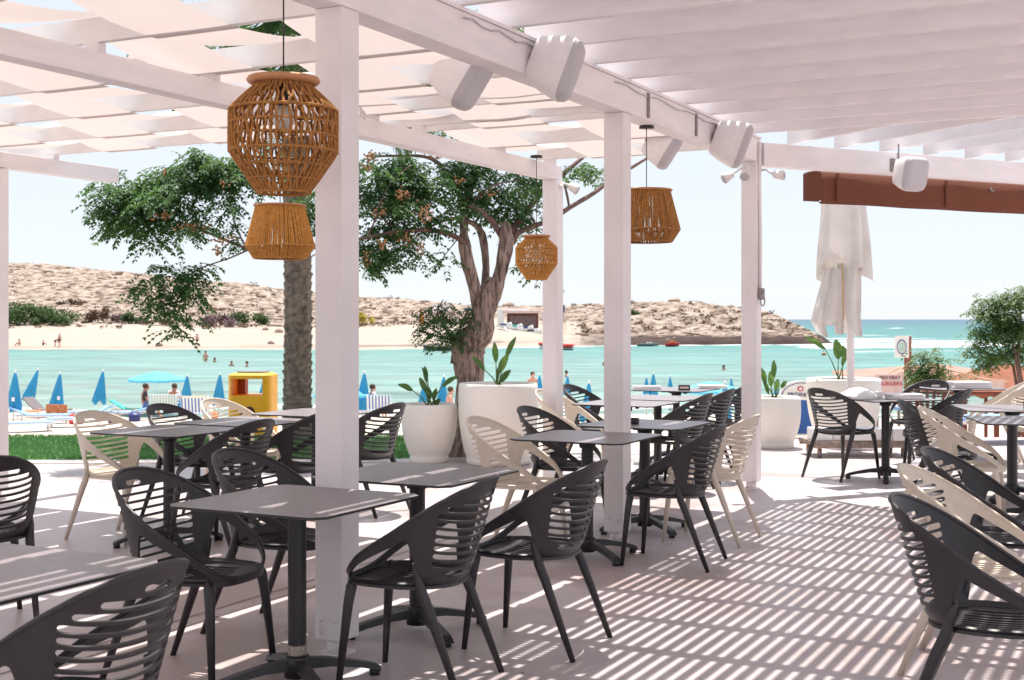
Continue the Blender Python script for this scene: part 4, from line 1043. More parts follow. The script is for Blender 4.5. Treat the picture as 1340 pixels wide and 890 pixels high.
blob_leaves(lm, [  # left mass
    (215, 235, 48, 24, -1, 130), (165, 255, 30, 26, -1, 90), (150, 285, 22, 22, -1, 60), (195, 275, 40, 26, -1, 120), (255, 220, 40, 18, -1, 100), (290, 245, 32, 28, -1, 90), (240, 290, 38, 24, -1, 90), (270, 210, 50, 12, -1, 90),
    (205, 312, 22, 10, -1, 18), (150, 240, 22, 14, -1, 40), (135, 270, 14, 14, -1, 30), (305, 220, 22, 20, -1, 45), (310, 300, 14, 22, -1, 14), (345, 235, 16, 16, -1, 20), (390, 262, 16, 9, -1, 30),
    # hanging cluster
    (225, 354, 30, 10, -1, 42), (215, 382, 24, 16, -1, 44), (248, 372, 16, 20, -1, 34), (228, 408, 12, 20, -1, 26), (203, 398, 18, 8, -1, 12), (262, 380, 7, 22, -1, 14), (222, 432, 6, 10, -1, 6), (268, 345, 16, 6, -1, 8)], YT)
blob_leaves(lm, [  # middle mass
    (492, 220, 24, 24, -.5, 80), (530, 215, 34, 18, -.3, 90), (520, 250, 34, 22, -.4, 105), (560, 245, 34, 26, -.2, 110), (485, 260, 20, 24, -.6, 40), (540, 275, 34, 18, -.4, 70), (505, 295, 28, 20, -.6, 70), (495, 330, 26, 18, -.8, 70), (530, 325, 18, 14, -.6, 36),
    (478, 345, 12, 8, -.9, 18), (595, 225, 30, 24, 0, 90), (630, 215, 28, 14, .2, 60), (645, 250, 30, 20, .2, 80), (675, 262, 24, 22, .3, 70), (615, 262, 20, 14, .1, 30), (690, 230, 20, 14, .4, 40), (660, 285, 16, 8, .2, 14), (715, 232, 20, 10, .6, 22), (765, 216, 26, 8, .9, 36), (795, 225, 10, 8, .9, 12),
    (645, 270, 12, 10, .3, 24), (560, 300, 18, 10, -.4, 14), (586, 340, 10, 12, -.3, 10), (690, 345, 12, 8, .1, 12), (705, 358, 10, 6, .1, 9),
    (440, 300, 30, 40, -.9, 60), (415, 260, 20, 40, -1, 50)], YT)
blob_leaves(lm, [  # lower cluster
    (577, 420, 26, 12, -.2, 60), (560, 432, 18, 8, -.2, 26), (600, 432, 20, 12, -.1, 46), (583, 400, 10, 10, -.2, 14), (610, 405, 10, 8, 0, 12), (585, 445, 24, 8, -.1, 28), (565, 402, 10, 6, -.2, 8), (622, 430, 8, 18, .0, 20)], YT, .045, .16)
part(lm, 'crown', M['leaf'], tree)
lm2 = MB()      # high crown above the cloth roof
blob_leaves(lm2, [(240, 62, 50, 14, 0, 130), (380, 55, 50, 14, 0, 120), (500, 90, 60, 20, .3, 130), (600, 60, 80, 50, .5, 220), (700, 120, 60, 40, .8, 160), (560, 150, 60, 20, .5, 120), (620, 168, 30, 12, .4, 60), (660, 40, 80, 40, .5, 150), (430, 120, 60, 30, 0, 110), (640, 118, 20, 8, .6, 50)], YT, .06, .24)
part(lm2, 'crown', M['leaf_light'], tree)
for (cx, cy, rx, ry, dy, cnt) in [(555, 282, 14, 12, -.6, 60), (525, 255, 10, 7, -.6, 40), (530, 312, 14, 10, -.6, 50), (485, 205, 10, 8, -.6, 36), (480, 218, 8, 6, -.6, 20), (498, 277, 10, 7, -.7, 34), (550, 325, 8, 9, -.6, 24), (500, 320, 9, 8, -.8, 30), (480, 340, 8, 10, -.9, 20), (640, 255, 12, 6, .1, 30), (600, 238, 7, 6, 0, 20), (570, 205, 12, 4, 0, 20),
                              (250, 298, 26, 7, -1.1, 70), (215, 283, 16, 6, -1.1, 30), (290, 315, 18, 6, -1.1, 34), (285, 328, 6, 7, -1.1, 20), (295, 240, 8, 6, -1.1, 14), (215, 225, 8, 5, -1.1, 10)]:
    bm_ = MB()
    for _ in range(cnt):
        a, b_ = random.gauss(0, .5), random.gauss(0, .5); bm_.ball(at(cx+a*rx, cy+b_*ry, YT+dy-.2+random.uniform(-.2, .2)), .012, 5, 3)
    part(bm_, 'berry_cluster', M['berry'], tree)


# palm
pb = at(388, 418, 16.4); pb = Vector((pb.x, pb.y, -.05))
palm = empty('palm_tree', pb, 0, 'palm with scaly ringed trunk behind the front post', 'palm tree')
pm = MB(); n = 26; rows = 330; vs = []
for j in range(rows+1):
    z = 5.4*j/rows; rr = .165+.02*math.exp(-z*2)
    for i in range(n):
        th = 2*math.pi*i/n; k = 9.0; row = z*k; fr = (row+.5*(math.floor(i/3.25) % 2)) % 1.0
        sc = .030*(fr**1.6)*(.7+.5*noise.noise(Vector((i*.6, math.floor(row), 0))))+.012*noise.noise(Vector((i*1.3, z*14, 1)))
        vs.append((pb.x+(rr+sc)*math.cos(th)+.02*math.sin(z), pb.y+(rr+sc)*math.sin(th), pb.z+z))
pm.add(vs, [(j*n+i, j*n+(i+1) % n, (j+1)*n+(i+1) % n, (j+1)*n+i) for j in range(rows) for i in range(n)], False)
part(pm, 'trunk', M['palm_trunk'], palm)
fm = MB(); top = pb+Vector((0, 0, 5.35))
for i in range(30):
    a = i*2.399; el = R(75-100*(i/30)); d = Vector((math.cos(a)*math.cos(el), math.sin(a)*math.cos(el), math.sin(el))); q = top.copy(); L = random.uniform(2.0, 2.6); pts = [q.copy()]
    for s in range(16):
        d = (d+Vector((0, 0, -.085))).normalized(); q = q+d*L/16; pts.append(q.copy())
        sd_ = d.cross(Vector((0, 0, 1))); sd_ = sd_.normalized() if sd_.length > .01 else Vector((1, 0, 0))
        for k in range(3):
            for sg in (-1, 1):
                leaflet(fm, q-d*L/16*k/3, sd_*sg+d*.8+Vector((0, 0, -.3+random.uniform(-.2, .2))), .42*math.sin(math.pi*(s+2)/19)+.08, .013, Vector((0, 0, 1)))
    fm.tube(pts, [.02*(1-.8*k/len(pts)) for k in range(len(pts))], 5)
part(fm, 'crown', M['leaf'], palm)

# right hand trees
def small_tree(nm, lab, Y, base_px, zb, blobs, stems, m, ll, L):
    b = at(base_px, 418, Y); b.z = zb; root = empty(nm, b, 0, lab, 'tree'); t_ = MB()
    for s in stems: t_.tube([at(x, y, Y+random.uniform(-.2, .2)) for x, y in s], [.035-.025*i/(len(s)-1) for i in range(len(s))], 7)
    part(t_, 'trunk', M['branch'], root); l_ = MB(); blob_leaves(l_, blobs, Y, ll, L, 4, 12); part(l_, 'crown', m, root)
small_tree('shrub_tree', 'bushy green tree at the right edge over the brown roof', 18.5, 1322, -.5,
           [(1302, 402, 22, 14, 0, 221), (1330, 388, 18, 10, 0, 136), (1325, 420, 26, 18, 0, 289), (1294, 435, 18, 15, 0, 170), (1312, 460, 24, 12, 0, 204), (1345, 440, 24, 24, 0, 238), (1279, 455, 9, 9, 0, 57), (1288, 476, 9, 5, 0, 27), (1338, 378, 16, 6, 0, 57), (1272, 404, 7, 4, 0, 15)],
           [[(1322, 620), (1333, 540), (1334, 500), (1328, 460), (1318, 420)], [(1326, 620), (1340, 520), (1332, 470), (1336, 430), (1335, 390)], [(1322, 600), (1333, 520), (1326, 480), (1300, 450)]], M['leaf_light'], .05, .17)
small_tree('shrub_tree', 'small leafy shrub between the sign post and the brown roof', 17.2, 1215, -.3,
           [(1210, 466, 14, 9, 0, 45), (1203, 480, 18, 10, 0, 70), (1222, 484, 17, 11, 0, 85), (1182, 489, 8, 4, 0, 16), (1218, 496, 22, 6, 0, 60), (1240, 467, 5, 4, 0, 8), (1250, 492, 4, 7, 0, 10), (1225, 456, 6, 4, 0, 7)],
           [[(1215, 600), (1214, 540), (1212, 500), (1205, 480)], [(1217, 600), (1222, 520), (1228, 480)], [(1214, 560), (1200, 505), (1185, 490)]], M['leaf_light'], .05, .17)

# ------------------------------------------------------------------ sign, roofs, trolley
sg = empty('beach_sign', (at(1188, 418, 21).x, 21, -1.2), 0, 'white square sign with blue ring emblem on a brown post', 'sign')
part(MB().tube([at(1188, 640, 21), at(1188, 440, 21)], .06, 12), 'post', M['brown_post'], sg)
c = at(1180, 454, 20.92); part(MB().box(c, (.22, .02, .35), R(-14)), 'panel', M['white_plain'], sg)
M['emblem_blue'] = mat('emblem_blue', (.16, .20, .36), .6); M['emblem_green'] = mat('emblem_green', (.42, .58, .50), .6)
for r1, r2, m_, o_ in ((.085, .068, M['emblem_blue'], .014), (.055, .0, M['emblem_green'], .014), (.066, .057, M['white_plain'], .013)):
    mb = MB(); n = 28; rz = R(-14); ex = Vector((math.cos(rz), math.sin(rz), 0)); off = Vector((math.sin(rz), -math.cos(rz), 0))*o_
    vs = [c+off+ex*rr*math.cos(2*math.pi*i/n)*.9+Vector((0, 0, rr*1.45*math.sin(2*math.pi*i/n))) for rr in (r1, max(r2, .001)) for i in range(n)]
    mb.add(vs, [(i, (i+1) % n, n+(i+1) % n, n+i) for i in range(n)]); part(mb, 'emblem', m_, sg)
def roof(nm, lab, cx, cy_, Y, hw, hd, apex_z, eave_z, m, ground, scallop=False):
    x = (cx-670)/F*Y; root = empty(nm, (x, Y, ground), 0, lab, 'canopy'); mb = MB(); A = Vector((x, Y, apex_z)); n = 10
    edge = []
    cor = [(-hw, -hd), (hw, -hd), (hw, hd), (-hw, hd)]
    for k in range(4):
        (a, b), (c_, d_) = cor[k], cor[(k+1) % 4]
        for i in range(n): t = i/n; edge.append(Vector((x+a+(c_-a)*t, Y+b+(d_-b)*t, eave_z-.05*math.sin(math.pi*t))))
    for i in range(len(edge)):
        a, b = edge[i], edge[(i+1) % len(edge)]
        for s in range(4):
            t0, t1 = s/4, (s+1)/4; f0 = lambda p, t: A+(p-A)*t-Vector((0, 0, .02*math.sin(math.pi*t)*hw/1.5))
            mb.add([f0(a, t0), f0(a, t1), f0(b, t1), f0(b, t0)], [(0, 1, 2, 3)], True)
    part(mb, 'roof', m, root); vl = MB()
    for i in range(len(edge)):
        a, b = edge[i], edge[(i+1) % len(edge)]; mid = (a+b)/2
        vl.add([a, b, b-Vector((0, 0, .05)), mid-Vector((0, 0, .10)), a-Vector((0, 0, .05))], [(0, 1, 2, 3, 4)])
    part(vl, 'valance', M['pinkboard'] if scallop else m, root)
    for s in (-1, 1):
        for q in (-1, 1): part(MB().tube([(x+s*hw*.9, Y+q*hd*.9, ground), (x+s*hw*.9, Y+q*hd*.9, eave_z)], .04, 8), 'pole', M['brown_post'], root)
roof('kiosk_canopy', 'faded terracotta cloth canopy behind the shrub and the sign', 1222, 480, 27, 1.75, 1.5, .57, .36, M['terracotta'], -1.9, True)
roof('kiosk_canopy', 'darker orange brown canopy under the right hand tree', 1322, 480, 22, 1.35, 1.3, .74, .335, M['orange_roof'], -1.7)
fr = empty('parapet', at(1275, 520, 17.5), 0, 'low brown rail with white panel and slack rope in front of the orange canopy', 'railing')
part(MB().box(at(1290, 514, 17.6), (1.9, .05, .03), 0), 'rail', M['brown_post'], fr)
part(MB().tube([at(1236, 483, 17.3), at(1262, 489, 17.3), at(1285, 495, 17.3), at(1318, 500, 17.3)], .012, 6).tube([at(1283, 495, 17.3), at(1292, 503, 17.3), at(1300, 509, 17.3)], .008, 6).tube([at(1255, 497, 17.3), at(1263, 494, 17.3), at(1275, 497, 17.3), at(1290, 503, 17.3)], .008, 6), 'rope', M['hose'], fr)
part(MB().box(at(1305, 503, 17.5), (.18, .02, .12), 0), 'panel', M['pinkboard'], fr)
for x_ in (1236, 1262, 1304, 1340): 
    q = at(x_, 514, 17.6); part(MB().box((q.x, q.y, (q.z-.3)/2), (.06, .05, q.z+.3-.03), 0), 'post', M['brown_post'], fr)

er = empty('arch_sign', (at(1049, 418, 16.6).x, 16.6, 0), 0, 'blue and white arch shaped beer sign between two white planters', 'sign')
W2 = .29; zt = .70; zc = .50
arc = [(W2*math.cos(math.pi*i/24), (zt-zc)*math.sin(math.pi*i/24)) for i in range(25)]
poly = [(-W2, -.06)]; poly = [(W2, -.05)]+arc+[(-W2, -.05)]
MB().prism(poly, (0, 0, zc), (1, 0, 0), (0, 0, 1), .04).build('head', M['white_plain'], er)
arc2 = MB(); n = 24
for i in range(n):
    a, b = math.pi*i/n, math.pi*(i+1)/n
    q = [(W2-.03)*math.cos(a), (zt-zc-.028)*math.sin(a), (W2-.03)*math.cos(b), (zt-zc-.028)*math.sin(b), (W2-.04)*math.cos(b), (zt-zc-.036)*math.sin(b), (W2-.04)*math.cos(a), (zt-zc-.036)*math.sin(a)]
    arc2.add([(q[j], -.0235, zc+q[j+1]) for j in (0, 2, 4, 6)], [(0, 1, 2, 3)])
arc2.build('stripe', M['navy'], er)
lower = [(-.10-.12*(t**1.8), -.05-.43*t) for t in [i/10 for i in range(11)]]+[(.10+.12*(t**1.8), -.05-.43*t) for t in [i/10 for i in range(10, -1, -1)]]
MB().prism(lower[::-1], (0, 0, zc-.002), (1, 0, 0), (0, 0, 1), .036).build('base', M['erd_blue'], er)
MB().box((0, 0, .01), (.5, .12, .02)).build('foot', M['white_plain'], er)
text('ERDINGER', .078, M['navy'], (0, -.026, zc+.015), (R(90), 0, 0), er)
MB().prism([(.04*math.cos(t*.6283), .034*math.sin(t*.6283)) for t in range(10)], (-.02, -.024, zc+.095), (1, 0, 0), (0, 0, 1), .006).build('crest', M['red'], er)
MB().prism([(.022*math.cos(t*.6283), .02*math.sin(t*.6283)) for t in range(10)], (-.02, -.029, zc+.095), (1, 0, 0), (0, 0, 1), .004).build('crest', M['white_plain'], er)
bd = empty('menu_board', (at(1163, 418, 16.9).x, 16.9, 0), 0, 'pink board with red lettering behind the trolley table', 'sign')
z0 = CH-(514-418)/F*16.9; MB().box((0, 0, z0+.11), (.36, .03, .26)).build('board', M['pinkboard'], bd)
for k in (-1, 1): MB().box((k*.14, .03, z0/2), (.03, .03, z0)).build('leg', M['cart_wood'], bd)
text('FISH MEAT', .058, M['brown_post'], (.01, -.018, z0+.195), (R(90), 0, 0), bd); text('BURGERS', .072, M['red'], (.02, -.018, z0+.115), (R(90), 0, 0), bd)


tr = empty('trolley', (3.74, 14.15, 0), R(4), 'low wooden trolley on castors stacked with white boxes', 'trolley')
MB().box((0, 0, .155), (1.10, .55, .045), bev=.004).box((0, -.26, .12), (1.08, .03, .03)).box((0, .26, .12), (1.08, .03, .03)).build('deck', M['cart_wood'], tr)
for sx in (-1, 1):
    for sy in (-1, 1):
        wv = MB(); wv.tube([(sx*.46-.012, sy*.2, .05), (sx*.46+.012, sy*.2, .05)], .05, 18); o = wv.build('castor', M['bracket'], tr)
        MB().box((sx*.46, sy*.2, .085), (.035, .05, .06)).build('fork', M['lamp_cap'], o)
for k in range(5):
    bx = MB().box((3.74-.42+.215*k, 14.02+.03*(k % 2), .181+.065), (.20, .26, .13), R(random.uniform(-3, 6)), bev=.006).build('carton', M['white_plain'])
    tag(bx, ['leftmost white carton on the low trolley', 'second white carton from the left on the trolley', 'middle white carton on the low trolley', 'fourth white carton on the trolley, partly behind chair', 'rightmost white carton on the low trolley'][k], 'carton', 'white cartons on the trolley')

# ------------------------------------------------------------------ yellow litter bin
Yb = 18.0; bz = at(331.5, 487, Yb).z; bx0 = at(331.5, 487, Yb).x; gz = -.35
bn = empty('litter_bin', (bx0, Yb, gz), R(-4), 'bright yellow litter bin with rectangular opening on the lawn edge', 'litter bin')
H = bz-gz; hw = .30
def rr_poly(w_, d_, r, n=6):
    pts = []
    for cx, cy, a0 in ((w_-r, d_-r, 0), (-w_+r, d_-r, 90), (-w_+r, -d_+r, 180), (w_-r, -d_+r, 270)):
        for i in range(n+1): a = R(a0+90*i/n); pts.append((cx+r*math.cos(a), cy+r*math.sin(a)))
    return pts
def slab(mb, z0, z1, w_, d_, r): 
    p = rr_poly(w_, d_, r); n = len(p); mb.add([(x, y, z) for z in (z0, z1) for x, y in p], [(i, (i+1) % n, n+(i+1) % n, n+i) for i in range(n)]+[tuple(range(n))[::-1], tuple(range(n, 2*n))])
ot, obt = H-.085, H-.31     # opening top and bottom
mb = MB(); slab(mb, 0, obt, hw, .26, .10); slab(mb, ot, H-.035, hw, .26, .10)
p0 = rr_poly(hw, .26, .10); p1 = rr_poly(hw-.06, .20, .08); n = len(p0)
mb.add([(x, y, H-.035) for x, y in p0]+[(x, y, H-.008) for x, y in p1], [(i, (i+1) % n, n+(i+1) % n, n+i) for i in range(n)]+[tuple(range(n, 2*n))])

for side in (-1, 1):
    lim = .242 if side < 0 else .195; q = [(x, y) for x, y in rr_poly(hw-.001, .259, .10) if x*side > lim-.045 and abs(x) > lim]; q.sort(key=lambda p: p[1]*side)
    q = [(lim*side, -.2585*side)]+q+[(lim*side, .2585*side)]; n = len(q)
    mb.add([(x, y, z) for z in (obt+.001, ot-.001) for x, y in q], [(i, (i+1) % n, n+(i+1) % n, n+i) for i in range(n)])
mb.build('body', M['bin'], bn)
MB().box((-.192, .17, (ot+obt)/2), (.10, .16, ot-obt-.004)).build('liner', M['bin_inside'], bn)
mb = MB(); slab(mb, H-.007, H+.015, hw-.10, .16, .06); mb.build('lid', M['bracket'], bn)
text('zi', .10, M['maroon'], (-.085, -.268, obt-.24), (R(90), 0, 0), bn)
mb = MB(); 
for i in range(12):
    a0, a1 = R(130-200*i/12), R(130-200*(i+1)/12); w0 = .012+.03*math.sin(math.pi*i/12); w1 = .012+.03*math.sin(math.pi*(i+1)/12)
    mb.prism([(.055*math.cos(a0), .07*math.sin(a0)), ((.055+w0)*math.cos(a0), (.07+w0)*math.sin(a0)), ((.055+w1)*math.cos(a1), (.07+w1)*math.sin(a1)), (.055*math.cos(a1), .07*math.sin(a1))][::-1], (.0, -.2645, obt-.25), (1, 0, 0), (0, 0, 1), .006)
mb.build('logo', M['maroon'], bn)

# ------------------------------------------------------------------ beach parasols
def closed_umb(px, yt, yb, lab, tilt=0, Y=None, small=False):
    """folded parasol; its height in the place comes from the sand below it"""
    Y = Y or (47 if not small else 50)
    p = at(px, yt, Y); g = beach_z(p.x, Y); top = p.z-g; L = (yb-yt)/F*Y; base = Vector((p.x, Y, g))
    root = empty('beach_parasol', base, 0, lab, 'parasol', 'folded blue parasols along the beach'); sh = math.tan(R(tilt))
    MB().tube([(-sh*top*.6, 0, 0), (0, 0, top+.03)], .022, 8).build('pole', M['white_paint'], root)
    nn, mm = 32, 10; vs = []
    for j in range(mm+1):
        t = j/mm; r = (.02+.235*t**.75) if t < .93 else .235
        for i in range(nn):
            th = 2*math.pi*i/nn; rr = r*(1+.26*math.sin(8*th+px)*t+.1*math.sin(3*th+px)); z = top-L*t-(.07*L*math.sin(4*th+px)*t if j == mm else 0)
            vs.append((rr*math.cos(th)*(L/1.35)-sh*L*t*.8, rr*math.sin(th)*.9, z))
    MB().add(vs, [(j*nn+i, (j+1)*nn+i, (j+1)*nn+(i+1) % nn, j*nn+(i+1) % nn) for j in range(mm) for i in range(nn)], True).build('canopy', M['blue_umb'], root)
    MB().tube([(0, 0, top-.05), (0, 0, top+.04)], [.04, .015], 8).build('finial', M['white_paint'], root)
    if px in (20, 79, 245): MB().box((.02, -.24, top-L*.72), (.10, .02, .13), 0).build('emblem', M['white_plain'], root)
cu = [(20, 486, 536, 'folded blue parasol at the far left beside the white post', 4, 44), (50, 483, 521, 'folded blue parasol leaning left, second from the left', 24, 50), (79, 488, 533, 'folded blue parasol third from the left near the orange towel', 8, 46),
      (135, 485, 527, 'folded blue parasol standing alone left of the open pale parasol', 9, 48), (245, 491, 535, 'folded blue parasol just right of the man in white', 4, 46), (288, 489, 529, 'folded blue parasol immediately left of the yellow bin', 4, 49), (345, 497, 530, 'folded blue parasol seen through the opening of the yellow bin', 5, 51),
      (477, 487, 538, 'folded blue parasol right beside the front post', 4, 46), (555, 500, 533, 'folded blue parasol behind the small planter plant, left one', 6, 47), (581, 492, 532, 'folded blue parasol behind the small planter plant, right one', 6, 48), (600, 512, 548, 'folded blue parasol squeezed between tree trunk and planter', 3, 40),
      (706, 490, 516, 'narrow folded blue parasol touching the far thin post', 2, 50), (743, 491, 517, 'folded blue parasol just right of the far thin post', 6, 50), (771, 500, 550, 'large folded blue parasol left of the middle post', 4, 41),
      (846, 493, 515, 'shorter of two close folded parasols right of the middle post', 0, 52), (855, 488, 516, 'taller of two close folded parasols right of the middle post', 0, 52), (877, 492, 508, 'small folded parasol behind the far menu holder', 0, 54), (949, 500, 548, 'folded blue parasol left of the far post', 3, 42), (957, 494, 508, 'tip of a folded parasol right against the far post', 0, 54), (1017, 500, 540, 'folded blue parasol behind the plant right of the far post', 3, 42)]
for (px, a, b, lab, ti, Y) in cu: closed_umb(px, a, b, lab, ti, Y)
def open_umb(px, yt, Y, rad, lab, tilt=0):
    p = at(px, yt, Y); g = beach_z(p.x, Y); root = empty('beach_parasol', (p.x, Y, g), 0, lab, 'parasol', 'open pale blue parasols on the beach'); top = p.z-g
    MB().tube([(-.10, 0, 0), (0, 0, top)], .025, 8).build('pole', M['white_paint'], root); n = 8; vs = [(0, 0, top)]; fs = []
    for j in (1, 2, 3):
        for i in range(n*3):
            th = 2*math.pi*i/(n*3); sc = 1-.05*(1 if i % 3 else 0); vs.append((rad*j/3*sc*math.cos(th), rad*j/3*sc*math.sin(th), top-.30*(j/3)**1.3-(.02 if i % 3 else 0)))
    m_ = n*3
    fs += [(0, 1+i, 1+(i+1) % m_) for i in range(m_)]
    for j in (0, 1): fs += [(1+j*m_+i, 1+(j+1)*m_+i, 1+(j+1)*m_+(i+1) % m_, 1+j*m_+(i+1) % m_) for i in range(m_)]
    c_ = MB().add(vs, fs); edge = [vs[1+2*m_+i] for i in range(m_)]
    for i in range(m_): a, b = edge[i], edge[(i+1) % m_]; c_.add([a, b, (b[0], b[1], b[2]-.07), (a[0], a[1], a[2]-.09)], [(0, 1, 2, 3)])
    o = c_.build('canopy', M['blue_open'], root); 
open_umb(206, 486, 50, 1.15, 'open pale blue parasol over the seated couple')
open_umb(447, 505, 46, 1.0, 'open pale parasol peeping out right of the front post')
open_umb(930, 499, 44, 1.15, 'open pale blue parasol behind the far row of chairs')
open_umb(170, 418, 8, .01, 'x') if False else None

def lounger(px, py, Y, rz, m, lab, back=25, gz=None, head=-1):
    x = (px-670)/F*Y; g_ = beach_z(x, Y) if gz is None else gz
    root = empty('sun_lounger', (x, Y, g_), rz, lab, 'sun lounger', 'sunbeds on the sand'); 
    MB().box((.25, 0, .30), (1.30, .60, .04), bev=.01).build('bed', m, root)
    L = .65; c_, s_ = math.cos(R(back)), math.sin(R(back)); mt = Matrix.Rotation(R(back), 3, 'Y')
    MB().box((-.40-L/2*c_, 0, .30+L/2*s_), (L, .60, .04), 0, mt, bev=.01).build('backrest', m, root)
    MB().box((.0, .31, .27), (1.8, .03, .04)).box((.0, -.31, .27), (1.8, .03, .04)).build('frame', M['white_paint'], root)
    for sx in (-.7, .75):
        for sy in (-.28, .28): MB().box((sx, sy, .13), (.04, .04, .26)).build('leg', M['white_paint'], root)
lounger(30, 562, 40, R(25), M['blue_bed'], 'light blue sunbed nearest the left edge of the lawn', 28)
lounger(54, 548, 44, R(8), M['blue_bed'], 'light blue sunbed behind the nearest one at the left')
lounger(100, 552, 42, R(205), M['blue_bed'], 'light blue sunbed angled beside the third folded parasol', 30)
lounger(112, 541, 46, R(185), M['blue_bed'], 'light blue sunbed behind the angled one, head to the right', 20)
lounger(155, 543, 46, R(190), M['blue_bed'], 'pale sunbed right of the lone folded parasol', 12)
lounger(62, 535, 48, R(-20), M['grey_cloth'], 'grey cushioned sunbed between the leaning parasols', 40)
lounger(178, 536, 49.5, R(5), M['teal'], 'sunbed under a teal towel beside the seated woman', 32)
lounger(20, 540, 47, R(10), M['orange_towel'], 'sunbed with brownish towel behind the leftmost parasol', 20)
lounger(1288, 560, 15.6, R(10), M['blue_bed'], 'blue sunbed glimpsed under the right hand bluish tables', 10, 0)
lounger(735, 540, 44, R(10), M['blue_bed'], 'pale sunbed glimpsed behind the middle post chairs', 25)
tw = at(74, 543, 44.5); twm = MB(); vs = [(tw.x-.35+.7*i/8, 44.5+.02*math.sin(i), beach_z(tw.x, 44.5)+.62-.30*j/4+.02*math.sin(i*1.3+j)) for j in range(5) for i in range(9)]
fs = [(j*9+i, j*9+i+1, (j+1)*9+i+1, (j+1)*9+i) for j in range(4) for i in range(8)]
lg_ = MB().add(vs, fs, True); lg_.tube([vs[0], vs[8]], .015, 6); 
for xx in (vs[0], vs[8]): lg_.tube([xx, (xx[0], xx[1], beach_z(tw.x, 44.5))], .015, 6)
tag(lg_.build('drying_towel', M['orange_towel']), 'orange towel hung on a low rail among the sunbeds', 'towel')

def bag(px, Y, sx, h, m, lab):
    x = (px-670)/F*Y; g_ = beach_z(x, Y); root = empty('beach_bag', (x, Y, g_), random.uniform(-.5, .5), lab, 'bag', 'bags left on the sand')
    MB().lathe([(0, 0), (sx*.42, 0), (sx*.5, h*.1), (sx*.5, h*.6), (sx*.42, h), (sx*.38, h*.95)], n=14).build('body', m, root)
    MB().tube([(-sx*.3, 0, h*.95), (-sx*.15, 0, h*1.5), (sx*.15, 0, h*1.5), (sx*.3, 0, h*.95)], .015, 6).build('handle', M['hose'], root)
bag(100, 43.5, .5, .32, M['red'], 'small red beach bag beside the third folded parasol')
bag(150, 44.5, .45, .35, M['grey_cloth'], 'grey beach bag right of the lone folded parasol')
bag(276, 45.5, .5, .36, M['orange_towel'], 'orange beach bag between striped chair and yellow bin')
bag(176, 45.5, .4, .3, M['navy'], 'navy beach bag in front of the teal towelled sunbed')
def stripes(cols, freq):
    m, t, b = _m('striped_cloth'); tc = t.nodes.new('ShaderNodeTexCoord'); sp = t.nodes.new('ShaderNodeSeparateXYZ'); t.links.new(tc.outputs['Object'], sp.inputs[0])
    mm = t.nodes.new('ShaderNodeMath'); mm.operation = 'MULTIPLY'; mm.inputs[1].default_value = freq; t.links.new(sp.outputs[0], mm.inputs[0])
    fr_ = t.nodes.new('ShaderNodeMath'); fr_.operation = 'FRACT'; t.links.new(mm.outputs[0], fr_.inputs[0])
    r = t.nodes.new('ShaderNodeValToRGB'); r.color_ramp.interpolation = 'CONSTANT'; e = r.color_ramp.elements; e[0].color = (*cols[0], 1); e[1].color = (*cols[1], 1); e[1].position = .5
    t.links.new(fr_.outputs[0], r.inputs[0]); t.links.new(r.outputs[0], b.inputs['Base Color']); b.inputs['Roughness'].default_value = .9; return m
ST = [stripes([(.75, .6, .25), (.8, .78, .75)], 9), stripes([(.12, .2, .42), (.78, .78, .78)], 9), stripes([(.45, .62, .55), (.8, .8, .78)], 10)]
def beach_chair(px, Y, m, lab, w_=.62, rz=0):
    x = (px-670)/F*Y; g_ = beach_z(x, Y); root = empty('beach_chair', (x, Y, g_), rz, lab, 'beach chair', 'striped folding beach chairs')
    MB().box((0, -.22, .68), (w_, .02, .50), 0, Matrix.Rotation(R(12), 3, 'X')).build('backrest', m, root)
    MB().box((0, .02, .40), (w_, .45, .03)).build('seat', m, root)
    for s in (-1, 1): MB().tube([(s*w_/2, -.28, .95), (s*w_/2, -.12, .40), (s*w_/2, .28, 0)], .014, 6).tube([(s*w_/2, .24, .42), (s*w_/2, -.3, 0)], .014, 6).tube([(s*w_/2, -.2, .62), (s*w_/2, .25, .62)], .016, 6).build('frame', M['speaker_shell'], root)
beach_chair(215, 46.5, ST[2], 'pale green striped beach chair in front of the woman', 1.0)
beach_chair(258, 44.5, ST[0], 'yellow and blue striped beach chair right of the folded parasol', .9)
beach_chair(257, 43, ST[1], 'blue striped beach chair closest to the lawn', .9)
beach_chair(496, 45, ST[1], 'blue and white striped beach chair beside the front post', .8)
beach_chair(1130, 24, ST[1], 'blue and white chair glimpsed behind the trolley table', .7) if False else None

# ------------------------------------------------------------------ people
SK = ['pelvis', 'chest', 'neck', 'head', 'shL', 'elL', 'haL', 'shR', 'elR', 'haR', 'hiL', 'knL', 'anL', 'toL', 'hiR', 'knR', 'anR', 'toR']
ED = [(0, 1), (1, 2), (2, 3), (1, 4), (4, 5), (5, 6), (1, 7), (7, 8), (8, 9), (0, 10), (10, 11), (11, 12), (12, 13), (0, 14), (14, 15), (15, 16), (16, 17)]
RAD = [.135, .15, .06, .092, .062, .042, .032, .062, .042, .032, .085, .058, .038, .034, .085, .058, .038, .034]
BASE = dict(pelvis=(0, 0, .95), chest=(0, 0, 1.27), neck=(0, 0, 1.46), head=(0, .02, 1.60), shL=(.19, 0, 1.41), elL=(.25, -.01, 1.13), haL=(.26, .08, .86), shR=(-.19, 0, 1.41), elR=(-.25, -.01, 1.13), haR=(-.26, .08, .86),
            hiL=(.09, 0, .90), knL=(.10, .03, .49), anL=(.10, 0, .07), toL=(.11, .15, .03), hiR=(-.09, 0, .90), knR=(-.10, .03, .49), anR=(-.10, 0, .07), toR=(-.11, .15, .03))
